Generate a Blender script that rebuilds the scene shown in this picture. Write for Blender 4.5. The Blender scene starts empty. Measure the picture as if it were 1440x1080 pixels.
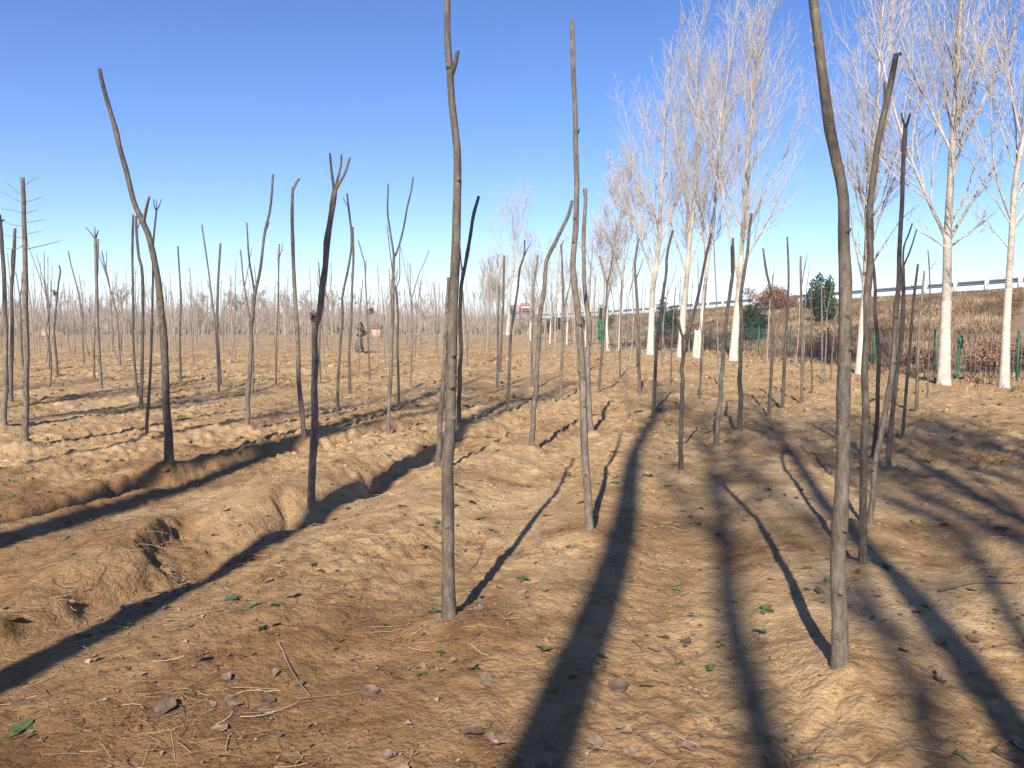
import bpy, math, random
import numpy as np
from mathutils import Vector

random.seed(7)
RNG = np.random.default_rng(11)
scene = bpy.context.scene
col = scene.collection
R = math.radians

# ------------------------------------------------------------------ camera, sky, sun, exposure
FPX, PITCH, EYE = 1081.0, math.atan(90 / 1081.0), 1.6
cam_data = bpy.data.cameras.new('camera')
cam_data.sensor_width = 36.0
cam_data.lens = FPX / 1440.0 * 36.0
cam_data.clip_start = 0.05
cam_data.clip_end = 6000
cam = bpy.data.objects.new('camera', cam_data)
col.objects.link(cam)
cam.location = (0, 0, EYE)
cam.rotation_euler = (math.pi / 2 - PITCH, 0, 0)
scene.camera = cam

SUN_AZ, SUN_EL = R(12.2), R(35.0)          # direction the light travels to (from +Y towards +X)
world = bpy.data.worlds.new('World')
scene.world = world
world.use_nodes = True
wn = world.node_tree.nodes
sky = wn.new('ShaderNodeTexSky')
sky.sky_type = 'NISHITA'
sky.sun_disc = False
sky.sun_elevation = SUN_EL
sky.sun_rotation = SUN_AZ + math.pi
sky.altitude = 50
sky.air_density = 0.75
sky.dust_density = 0.05
sky.ozone_density = 2.6
wbg = wn['Background']
wbg.inputs['Strength'].default_value = 0.104
hsv = wn.new('ShaderNodeHueSaturation')
hsv.inputs['Saturation'].default_value = 1.22
hsv.inputs['Hue'].default_value = 0.511
world.node_tree.links.new(sky.outputs['Color'], hsv.inputs['Color'])
world.node_tree.links.new(hsv.outputs['Color'], wbg.inputs['Color'])

sun_data = bpy.data.lights.new('sun', 'SUN')
sun_data.energy = 5.0
sun_data.angle = R(0.53)
sun_data.color = (1.0, 0.93, 0.82)
sun = bpy.data.objects.new('sun', sun_data)
col.objects.link(sun)
LDIR = Vector((math.sin(SUN_AZ) * math.cos(SUN_EL), math.cos(SUN_AZ) * math.cos(SUN_EL), -math.sin(SUN_EL)))
sun.rotation_euler = LDIR.to_track_quat('-Z', 'Y').to_euler()
sun.location = (-4, -20, 30)

vs = scene.view_settings
vs.view_transform = 'Standard'
vs.look = 'None'
vs.exposure = 0.88
vs.gamma = 1.0
scene.cycles.max_bounces = 5
scene.cycles.diffuse_bounces = 2
scene.cycles.volume_bounces = 0
scene.cycles.use_denoising = True

# ------------------------------------------------------------------ pixel to ray
CP, SP = math.cos(PITCH), math.sin(PITCH)
def ray(x, y):
    a = (x - 720) / FPX
    b = -(y - 540) / FPX
    return np.array([a, CP + b * SP, -SP + b * CP])
def at_depth(x, y, Y):
    r = ray(x, y)
    return np.array([0, 0, EYE]) + r * (Y / r[1])

# ------------------------------------------------------------------ noise
def _hash(ix, iy, seed):
    h = (ix.astype(np.int64) * 374761393 + iy.astype(np.int64) * 668265263 + seed * 974634757) & 0xFFFFFFFF
    h = ((h ^ (h >> 13)) * 1274126177) & 0xFFFFFFFF
    return h ^ (h >> 16)
def perlin(x, y, seed=0):
    x = np.asarray(x, float); y = np.asarray(y, float)
    xi = np.floor(x); yi = np.floor(y)
    xf = x - xi; yf = y - yi
    u = xf * xf * xf * (xf * (xf * 6 - 15) + 10)
    v = yf * yf * yf * (yf * (yf * 6 - 15) + 10)
    def gr(dx, dy):
        a = _hash(xi + dx, yi + dy, seed) * (2 * math.pi / 4294967296.0)
        return np.cos(a) * (xf - dx) + np.sin(a) * (yf - dy)
    n = (gr(0, 0) * (1 - u) + gr(1, 0) * u) * (1 - v) + (gr(0, 1) * (1 - u) + gr(1, 1) * u) * v
    return n * 1.5
def sstep(a, b, x):
    t = np.clip((x - a) / (b - a), 0, 1)
    return t * t * (3 - 2 * t)

# ------------------------------------------------------------------ mesh helpers
def mesh_np(name, verts, faces, smooth=False, midx=None):
    """faces: int array (n,3) or (n,4), or a list of such arrays"""
    if not isinstance(faces, list):
        faces = [faces]
    faces = [f for f in faces if len(f)]
    me = bpy.data.meshes.new(name)
    nv = len(verts)
    me.vertices.add(nv)
    me.vertices.foreach_set('co', np.ascontiguousarray(verts, dtype=np.float32).ravel())
    loops = np.concatenate([f.ravel() for f in faces]).astype(np.int32)
    tot = np.concatenate([np.full(len(f), f.shape[1], np.int32) for f in faces])
    start = np.concatenate([[0], np.cumsum(tot)[:-1]]).astype(np.int32)
    me.loops.add(len(loops))
    me.loops.foreach_set('vertex_index', loops)
    me.polygons.add(len(tot))
    me.polygons.foreach_set('loop_start', start)
    me.polygons.foreach_set('loop_total', tot)
    if smooth:
        me.polygons.foreach_set('use_smooth', np.ones(len(tot), bool))
    if midx is not None:
        me.polygons.foreach_set('material_index', np.ascontiguousarray(midx, dtype=np.int32))
    me.update(calc_edges=True)
    me.validate()
    return me

def link(name, me, mats=None, parent=None):
    o = bpy.data.objects.new(name, me)
    col.objects.link(o)
    if mats is not None and me is not None and len(me.materials) == 0:
        for m in (mats if isinstance(mats, (list, tuple)) else [mats]):
            me.materials.append(m)
    if parent is not None:
        o.parent = parent
    return o

def tag(o, label=None, cat=None, group=None, kind=None):
    if label: o['label'] = label
    if cat: o['category'] = cat
    if group: o['group'] = group
    if kind: o['kind'] = kind
    return o

def thing(name, label, cat, loc=(0, 0, 0), group=None, rz=0.0):
    o = bpy.data.objects.new(name, None)
    col.objects.link(o)
    o.empty_display_size = 0.1
    o.location = tuple(float(c) for c in loc)
    o.rotation_euler.z = rz
    return tag(o, label, cat, group)

def norm(a):
    return a / np.maximum(np.linalg.norm(a, axis=-1, keepdims=True), 1e-9)

def tubes(P, Rr, sides=4, cap=True):
    """P (M,K,3), Rr (M,K) -> verts, quads, caps"""
    M, K, _ = P.shape
    T = np.empty_like(P)
    T[:, 1:-1] = P[:, 2:] - P[:, :-2]
    T[:, 0] = P[:, 1] - P[:, 0]
    T[:, -1] = P[:, -1] - P[:, -2]
    T = norm(T)
    mean = np.abs(T.mean(1))
    ref = np.eye(3)[np.argmin(mean, axis=1)]
    N = norm(np.cross(T, ref[:, None, :]))
    B = np.cross(T, N)
    a = np.linspace(0, 2 * math.pi, sides, endpoint=False)
    ring = np.cos(a)[None, None, :, None] * N[:, :, None, :] + np.sin(a)[None, None, :, None] * B[:, :, None, :]
    V = P[:, :, None, :] + ring * Rr[:, :, None, None]
    V = V.reshape(-1, 3)
    m = np.arange(M)[:, None, None]; k = np.arange(K - 1)[None, :, None]; s = np.arange(sides)[None, None, :]
    b = m * K * sides + k * sides
    s2 = (s + 1) % sides
    Q = np.stack([b + s, b + s2, b + sides + s2, b + sides + s], -1).reshape(-1, 4)
    if cap:
        C = (np.arange(M)[:, None] * K * sides + (K - 1) * sides + np.arange(sides)[None, :])
        return V, Q, C
    return V, Q, np.zeros((0, sides), int)

def catmull(pts, n):
    """smooth resample by arclength"""
    pts = np.asarray(pts, float)
    if len(pts) == 2:
        t = np.linspace(0, 1, n)[:, None]
        return pts[0] * (1 - t) + pts[1] * t
    p = np.vstack([2 * pts[0] - pts[1], pts, 2 * pts[-1] - pts[-2]])
    out = []
    for i in range(1, len(p) - 2):
        t = np.linspace(0, 1, 9)[:-1, None]
        a, b, c, d = p[i - 1], p[i], p[i + 1], p[i + 2]
        out.append(0.5 * ((2 * b) + (-a + c) * t + (2 * a - 5 * b + 4 * c - d) * t ** 2 + (-a + 3 * b - 3 * c + d) * t ** 3))
    out = np.vstack(out + [pts[-1][None]])
    d = np.concatenate([[0], np.cumsum(np.linalg.norm(np.diff(out, axis=0), axis=1))])
    s = np.linspace(0, d[-1], n)
    return np.stack([np.interp(s, d, out[:, k]) for k in range(out.shape[1])], 1)

def box_mesh(name, parts):
    """parts: list of (cx,cy,cz,sx,sy,sz)"""
    V, F = [], []
    for (cx, cy, cz, sx, sy, sz) in parts:
        b = len(V)
        for dz in (-.5, .5):
            for dx, dy in ((-.5, -.5), (.5, -.5), (.5, .5), (-.5, .5)):
                V.append((cx + dx * sx, cy + dy * sy, cz + dz * sz))
        F += [(b, b + 3, b + 2, b + 1), (b + 4, b + 5, b + 6, b + 7), (b, b + 1, b + 5, b + 4),
              (b + 1, b + 2, b + 6, b + 5), (b + 2, b + 3, b + 7, b + 6), (b + 3, b, b + 4, b + 7)]
    return mesh_np(name, np.array(V), np.array(F))

# ------------------------------------------------------------------ materials
def new_mat(name):
    m = bpy.data.materials.new(name)
    m.use_nodes = True
    nt = m.node_tree
    b = nt.nodes['Principled BSDF']
    b.inputs['Roughness'].default_value = 0.85
    b.inputs['Specular IOR Level'].default_value = 0.25
    return m, nt, b
def nd(nt, t, **kw):
    n = nt.nodes.new(t)
    for k, v in kw.items():
        if k in n.inputs.keys(): n.inputs[k].default_value = v
        else: setattr(n, k, v)
    return n
def ramp(nt, fac, stops):
    r = nt.nodes.new('ShaderNodeValToRGB')
    while len(r.color_ramp.elements) < len(stops): r.color_ramp.elements.new(0.5)
    for e, (p, c) in zip(r.color_ramp.elements, stops):
        e.position = p; e.color = (*c, 1)
    nt.links.new(fac, r.inputs[0])
    return r
def mixc(nt, fac, a, b, mode='MIX'):
    m = nt.nodes.new('ShaderNodeMix'); m.data_type = 'RGBA'; m.blend_type = mode
    for s, v in ((m.inputs['Factor'], fac), (m.inputs[6], a), (m.inputs[7], b)):
        if hasattr(v, 'links') or hasattr(v, 'is_linked'): nt.links.new(v, s)
        elif isinstance(v, (tuple, list)): s.default_value = (*v, 1)
        else: s.default_value = v
    return m.outputs[2]
def noise(nt, vec, scale, detail=4, rough=0.6):
    n = nd(nt, 'ShaderNodeTexNoise', Scale=scale, Detail=detail, Roughness=rough)
    nt.links.new(vec, n.inputs['Vector'])
    return n.outputs['Fac']
def bump(nt, b, h, strength, dist):
    n = nd(nt, 'ShaderNodeBump', Strength=strength, Distance=dist)
    nt.links.new(h, n.inputs['Height'])
    nt.links.new(n.outputs['Normal'], b.inputs['Normal'])

def simple_mat(name, c1, c2=None, scale=20.0, rough=0.85, metal=0.0, vary=0.0, bumpd=0.0):
    m, nt, b = new_mat(name)
    b.inputs['Roughness'].default_value = rough
    b.inputs['Metallic'].default_value = metal
    tc = nd(nt, 'ShaderNodeTexCoord')
    f = noise(nt, tc.outputs['Object'], scale)
    c2 = c2 or tuple(x * 0.75 for x in c1)
    r = ramp(nt, f, [(0.3, c2), (0.7, c1)])
    out = r.outputs[0]
    if vary:
        oi = nd(nt, 'ShaderNodeObjectInfo')
        mr = nd(nt, 'ShaderNodeMapRange'); mr.inputs[3].default_value = 1 - vary; mr.inputs[4].default_value = 1 + vary
        nt.links.new(oi.outputs['Random'], mr.inputs[0])
        hs = nd(nt, 'ShaderNodeHueSaturation')
        nt.links.new(mr.outputs[0], hs.inputs['Value']); nt.links.new(out, hs.inputs['Color'])
        out = hs.outputs[0]
    nt.links.new(out, b.inputs['Base Color'])
    if bumpd: bump(nt, b, f, 0.6, bumpd)
    return m

def soil_mat():
    m, nt, b = new_mat('loess_soil')
    b.inputs['Roughness'].default_value = 0.95
    b.inputs['Specular IOR Level'].default_value = 0.1
    tc = nd(nt, 'ShaderNodeTexCoord'); v = tc.outputs['Object']
    big = noise(nt, v, 0.55, 5, 0.62)
    mid = noise(nt, v, 3.1, 6, 0.65)
    fine = noise(nt, v, 26, 8, 0.72)
    vf = noise(nt, v, 11, 6, 0.7)
    c = ramp(nt, big, [(0.30, (0.275, 0.174, 0.084)), (0.46, (0.378, 0.252, 0.130)), (0.66, (0.458, 0.322, 0.178))]).outputs[0]
    c2 = ramp(nt, mid, [(0.30, (0.58, 0.51, 0.46)), (0.47, (0.90, 0.88, 0.86)), (0.66, (1.10, 1.10, 1.09))]).outputs[0]
    c = mixc(nt, 1.0, c, c2, 'MULTIPLY')
    c3 = ramp(nt, fine, [(0.30, (0.70, 0.67, 0.65)), (0.50, (0.98, 0.98, 0.98)), (0.72, (1.08, 1.08, 1.08))]).outputs[0]
    c = mixc(nt, 1.0, c, c3, 'MULTIPLY')
    c = mixc(nt, 1.0, c, ramp(nt, vf, [(0.32, (0.60, 0.54, 0.50)), (0.43, (0.96, 0.95, 0.94)), (0.6, (1.03, 1.03, 1.03))]).outputs[0], 'MULTIPLY')
    # trodden damp soil nearest the track, with a ragged edge of its own
    at = nd(nt, 'ShaderNodeAttribute', attribute_name='damp')
    c = mixc(nt, at.outputs['Fac'], c, mixc(nt, 1.0, c, (0.57, 0.495, 0.44), 'MULTIPLY'))
    nt.links.new(c, b.inputs['Base Color'])
    add = nd(nt, 'ShaderNodeMath', operation='ADD')
    m5 = nd(nt, 'ShaderNodeMath', operation='MULTIPLY'); m5.inputs[1].default_value = 0.45
    nt.links.new(mid, m5.inputs[0]); nt.links.new(m5.outputs[0], add.inputs[0])
    fm = nd(nt, 'ShaderNodeMath', operation='MULTIPLY'); fm.inputs[1].default_value = 0.45
    nt.links.new(fine, fm.inputs[0]); nt.links.new(fm.outputs[0], add.inputs[1])
    prev = add.outputs[0]
    wv = nd(nt, 'ShaderNodeVectorMath', operation='ADD')
    nv = nd(nt, 'ShaderNodeTexNoise', Scale=30.0, Detail=3.0); nt.links.new(v, nv.inputs['Vector'])
    sv = nd(nt, 'ShaderNodeVectorMath', operation='SCALE'); sv.inputs['Scale'].default_value = 0.03
    nt.links.new(nv.outputs['Color'], sv.inputs[0]); nt.links.new(v, wv.inputs[0]); nt.links.new(sv.outputs[0], wv.inputs[1])
    for scl, amp in ((34.0, 0.34), (85.0, 0.16)):
        vo = nd(nt, 'ShaderNodeTexVoronoi', Scale=scl); nt.links.new(wv.outputs[0], vo.inputs['Vector'])
        mm_ = nd(nt, 'ShaderNodeMath', operation='MULTIPLY_ADD'); mm_.inputs[1].default_value = -amp
        nt.links.new(vo.outputs['Distance'], mm_.inputs[0]); nt.links.new(prev, mm_.inputs[2]); prev = mm_.outputs[0]
    bump(nt, b, prev, 0.75, 0.030)
    return m

def bark_mat(name, cols, vary=0.25, zs=0.35, moss=0.0):
    m, nt, b = new_mat(name)
    b.inputs['Roughness'].default_value = 0.8
    tc = nd(nt, 'ShaderNodeTexCoord')
    mp = nd(nt, 'ShaderNodeMapping'); mp.inputs['Scale'].default_value = (1, 1, zs)
    nt.links.new(tc.outputs['Object'], mp.inputs['Vector'])
    mp2 = nd(nt, 'ShaderNodeMapping'); mp2.inputs['Scale'].default_value = (1, 1, 2.6)
    nt.links.new(tc.outputs['Object'], mp2.inputs['Vector'])
    f1 = noise(nt, mp.outputs[0], 38, 6, 0.65)
    f2 = noise(nt, mp2.outputs[0], 9, 5, 0.6)
    f3 = noise(nt, tc.outputs['Object'], 2.2, 3, 0.6)
    c = ramp(nt, f1, [(0.28, cols[0]), (0.52, cols[1]), (0.75, cols[2])]).outputs[0]
    c = mixc(nt, 1.0, c, ramp(nt, f2, [(0.30, (0.74, 0.72, 0.70)), (0.45, (1, 1, 1)), (0.7, (1.06, 1.06, 1.06))]).outputs[0], 'MULTIPLY')
    c = mixc(nt, 1.0, c, ramp(nt, f3, [(0.3, (0.60, 0.58, 0.56)), (0.5, (0.95, 0.94, 0.92)), (0.7, (1.25, 1.22, 1.15))]).outputs[0], 'MULTIPLY')
    # lenticels and old leaf scars: small dark marks, wider than tall
    vo = nd(nt, 'ShaderNodeTexVoronoi', Scale=(34.0 if moss else 7.0))
    nt.links.new(mp2.outputs[0], vo.inputs['Vector'])
    lm = ramp(nt, vo.outputs['Distance'], [(0.10, (0.42, 0.37, 0.33)), (0.22, (1, 1, 1))])
    c = mixc(nt, 1.0, c, lm.outputs[0], 'MULTIPLY')
    oi = nd(nt, 'ShaderNodeObjectInfo')
    mr = nd(nt, 'ShaderNodeMapRange'); mr.inputs[3].default_value = 1 - vary; mr.inputs[4].default_value = 1 + vary
    nt.links.new(oi.outputs['Random'], mr.inputs[0])
    hs = nd(nt, 'ShaderNodeHueSaturation')
    nt.links.new(mr.outputs[0], hs.inputs['Value']); nt.links.new(c, hs.inputs['Color'])
    nt.links.new(hs.outputs[0], b.inputs['Base Color'])
    bump(nt, b, f1, 0.7, 0.008)
    return m

def tint_mat(name, stops, rough=0.9, trans=0.0):
    """colour picked per blade/leaf from its own 'tint' attribute"""
    m, nt, b = new_mat(name)
    b.inputs['Roughness'].default_value = rough
    at = nd(nt, 'ShaderNodeAttribute', attribute_name='tint')
    r = ramp(nt, at.outputs['Fac'], stops)
    nt.links.new(r.outputs[0], b.inputs['Base Color'])
    return m
def set_tint(me, per_vert):
    a = me.attributes.new('tint', 'FLOAT', 'POINT')
    a.data.foreach_set('value', np.ascontiguousarray(per_vert, dtype=np.float32))

M = {}
M['soil'] = soil_mat()
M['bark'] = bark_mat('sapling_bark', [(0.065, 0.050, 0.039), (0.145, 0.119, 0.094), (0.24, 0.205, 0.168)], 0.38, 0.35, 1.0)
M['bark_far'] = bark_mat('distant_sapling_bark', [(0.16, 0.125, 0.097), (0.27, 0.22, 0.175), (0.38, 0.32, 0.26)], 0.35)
M['knot'] = simple_mat('old_knot', (0.17, 0.125, 0.09), (0.07, 0.05, 0.038), 70)
M['cut'] = simple_mat('cut_wood', (0.42, 0.29, 0.19), (0.26, 0.17, 0.11), 60)
M['pbark'] = bark_mat('poplar_bark', [(0.17, 0.14, 0.112), (0.42, 0.37, 0.305), (0.58, 0.525, 0.45)], 0.08, 0.6)
M['white'] = simple_mat('whitewash', (0.60, 0.545, 0.47), (0.38, 0.33, 0.275), 5, vary=0.05, bumpd=0.004)
M['twig'] = simple_mat('poplar_twig', (0.52, 0.465, 0.395), (0.34, 0.29, 0.24), 6)
M['stwig'] = simple_mat('sapling_twig', (0.22, 0.17, 0.14), (0.12, 0.09, 0.075), 6)
M['farwood'] = simple_mat('far_wood_bark', (0.42, 0.345, 0.29), (0.28, 0.225, 0.185), 0.4)
M['bank'] = simple_mat('bank_soil', (0.29, 0.20, 0.118), (0.18, 0.115, 0.066), 1.1, bumpd=0.05)
M['road'] = simple_mat('asphalt', (0.065, 0.065, 0.068), (0.045, 0.045, 0.047), 3)
M['roadline'] = simple_mat('road_paint', (0.78, 0.78, 0.76), (0.66, 0.66, 0.64), 5)
M['galv'] = simple_mat('galvanised_steel', (0.30, 0.31, 0.34), (0.22, 0.23, 0.25), 3, rough=0.55, metal=0.3)
M['postw'] = simple_mat('pale_post', (0.74, 0.74, 0.72), (0.58, 0.58, 0.56), 4, rough=0.6)
M['green'] = simple_mat('fence_green', (0.022, 0.155, 0.07), (0.013, 0.095, 0.045), 8, rough=0.5)
M['wire'] = simple_mat('fence_wire', (0.33, 0.37, 0.35), (0.22, 0.25, 0.24), 8, rough=0.5)
M['grass'] = tint_mat('dry_grass', [(0, (0.085, 0.052, 0.029)), (0.35, (0.185, 0.118, 0.064)), (0.75, (0.29, 0.197, 0.11)), (1, (0.42, 0.305, 0.185))])
M['scrub'] = tint_mat('far_scrub', [(0, (0.20, 0.15, 0.105)), (0.5, (0.32, 0.25, 0.18)), (1, (0.42, 0.34, 0.255))])
M['straw'] = tint_mat('straw', [(0, (0.13, 0.08, 0.05)), (0.5, (0.27, 0.18, 0.105)), (1, (0.48, 0.36, 0.22))])
M['leafdark'] = tint_mat('dark_dead_leaves', [(0, (0.05, 0.035, 0.025)), (1, (0.14, 0.10, 0.07))])
M['leafdry'] = tint_mat('dry_leaves', [(0, (0.08, 0.05, 0.033)), (0.5, (0.17, 0.112, 0.07)), (1, (0.32, 0.23, 0.155))])
M['leafone'] = simple_mat('fallen_leaf', (0.215, 0.148, 0.102), (0.10, 0.066, 0.044), 2.5, vary=0.45)
M['weed'] = simple_mat('weed_green', (0.10, 0.138, 0.05), (0.055, 0.082, 0.03), 30, vary=0.3)
M['evergreen'] = tint_mat('evergreen_leaf', [(0, (0.010, 0.022, 0.012)), (0.6, (0.030, 0.060, 0.028)), (1, (0.075, 0.115, 0.050))])
M['russet'] = tint_mat('russet_leaf', [(0, (0.11, 0.048, 0.026)), (0.6, (0.25, 0.115, 0.058)), (1, (0.36, 0.20, 0.11))])
M['bramble'] = simple_mat('bramble_stem', (0.15, 0.085, 0.055), (0.075, 0.042, 0.03), 5)
M['wheat'] = simple_mat('winter_wheat', (0.10, 0.19, 0.055), (0.06, 0.12, 0.035), 0.2)

# ------------------------------------------------------------------ terrain height
def line_dist(x, y, a, b):
    a = np.array(a, float); b = np.array(b, float)
    d = b - a; L = np.linalg.norm(d); d /= L
    t = (x - a[0]) * d[0] + (y - a[1]) * d[1]
    s = (x - a[0]) * d[1] - (y - a[1]) * d[0]
    return s, t, L
MOUNDS = []        # (x, y, radius, height)
def ground_h(x, y, fine=True):
    x = np.asarray(x, float); y = np.asarray(y, float)
    r = np.hypot(x, y)
    h = 0.055 * perlin(x / 7.0, y / 7.0, 1) + 0.020 * perlin(x / 2.3, y / 2.3, 2)
    h = h * sstep(1.0, 5.0, r)
    # planting ridges running away along the rows
    ca, sa = math.cos(R(13.5)), math.sin(R(13.5))
    uu = x * ca - y * sa; ww = x * sa + y * ca
    uw = uu + 0.16 * perlin(ww / 1.7, uu / 1.1, 6) + 0.05 * perlin(ww / 0.45, uu / 0.45, 7)
    rid = np.cos((uw - 0.78) * 2 * math.pi / 1.55)
    rid = np.sign(rid) * np.abs(rid) ** 0.8
    h = h + (0.042 * rid * (1 + 0.5 * perlin(ww / 2.6, uu / 1.6, 8))) * sstep(2.2, 4.2, r) * (1 - 0.5 * sstep(22, 45, r))
    # dug furrows with a broken edge
    for a, b, dep, w in (((-4.3, 6.2), (0.6, 17.5), 0.15, 0.26), ((-2.9, 3.3), (0.6, 14.5), 0.13, 0.30)):
        s, t, L = line_dist(x, y, a, b)
        s = s + 0.13 * perlin(t / 0.55, t * 0 + 3.3, 5) + 0.05 * perlin(t / 0.16, t * 0 + 1.3, 4)
        e = sstep(-0.8, 0.3, t) * (1 - sstep(L - 2.5, L + 1.2, t)) * (0.65 + 0.6 * perlin(t / 1.1, t * 0 + 7.7, 3))
        h = h - dep * e * sstep(-0.09, 0.07, s) * np.exp(-(np.maximum(s, 0) / w) ** 2) + 0.45 * dep * e * np.exp(-((s + 0.34) / 0.22) ** 2)
    # spoil left beside the diggings
    dx, dy = x + 2.95, y - 5.55
    h = h + 0.13 * np.exp(-(dx / 0.50) ** 2 - (dy / 0.50) ** 2)
    for (ax, ay, bx, by, dep) in ((-2.46, 4.95, -2.72, 6.05, 0.17), (-1.95, 6.10, -2.08, 6.80, 0.12), (-3.15, 3.95, -3.35, 4.75, 0.12), (-1.45, 7.3, -1.6, 8.0, 0.10)):
        s, t, L = line_dist(x, y, (ax, ay), (bx, by))
        s = s + 0.09 * perlin(t / 0.33, t * 0 + 2.1 + ax, 12) + 0.03 * perlin(t / 0.1, s / 0.1, 13)
        face = sstep(-0.05, 0.07, s) * np.exp(-(np.maximum(s - 0.05, 0) / 0.42) ** 2) * np.exp(-((t - L / 2) / (L * 0.48)) ** 4)
        h = h - dep * face
    h = h + 0.06 * np.exp(-((x + 2.0) / 0.35) ** 2 - ((y - 6.75) / 0.22) ** 2)
    for (mx, my, mr, mh) in MOUNDS:
        d2 = (x - mx) ** 2 + (y - my) ** 2
        h = h + mh * np.exp(-d2 / mr ** 2)
    if fine:
        rough = 0.35 + 0.65 * sstep(6.0, 11.0, r) + 0.35 * perlin(x / 1.9, y / 1.9, 9)
        rough = np.clip(rough + 0.5 * np.exp(-((x + 1.1) / 1.2) ** 2 - ((y - 5.2) / 0.8) ** 2), 0.12, 1.4)
        far = 1.0 + 0.35 * sstep(6, 10, r) + 0.5 * sstep(12, 40, r)
        c = np.abs(perlin(x / 0.42, y / 0.42, 21)) * 0.050
        c = c + np.abs(perlin(x / 0.17, y / 0.17, 22)) * 0.046
        c = c + perlin(x / 0.075, y / 0.075, 23) * 0.014 * (1 - sstep(12, 22, r))
        c = c + perlin(x / 0.036, y / 0.036, 24) * 0.006 * (1 - sstep(6, 10, r))
        h = h + (c - 0.035) * rough * far
    return h

def hit(x, y, extra=0.0, fine=False):
    r = ray(x, y)
    ts = np.linspace(1.2, 160, 6000) / r[1]
    px, py, pz = r[0] * ts, r[1] * ts, EYE + r[2] * ts
    hh = ground_h(px, py, fine) + extra
    i = np.argmax(pz < hh)
    return np.array([px[i], py[i], hh[i]])

# ------------------------------------------------------------------ traced saplings (pixel outlines give bearing; each stands at its own distance on the ground)
def pp(s):
    return [tuple(float(c) for c in q.split(',')) for q in s.split()]
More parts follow.
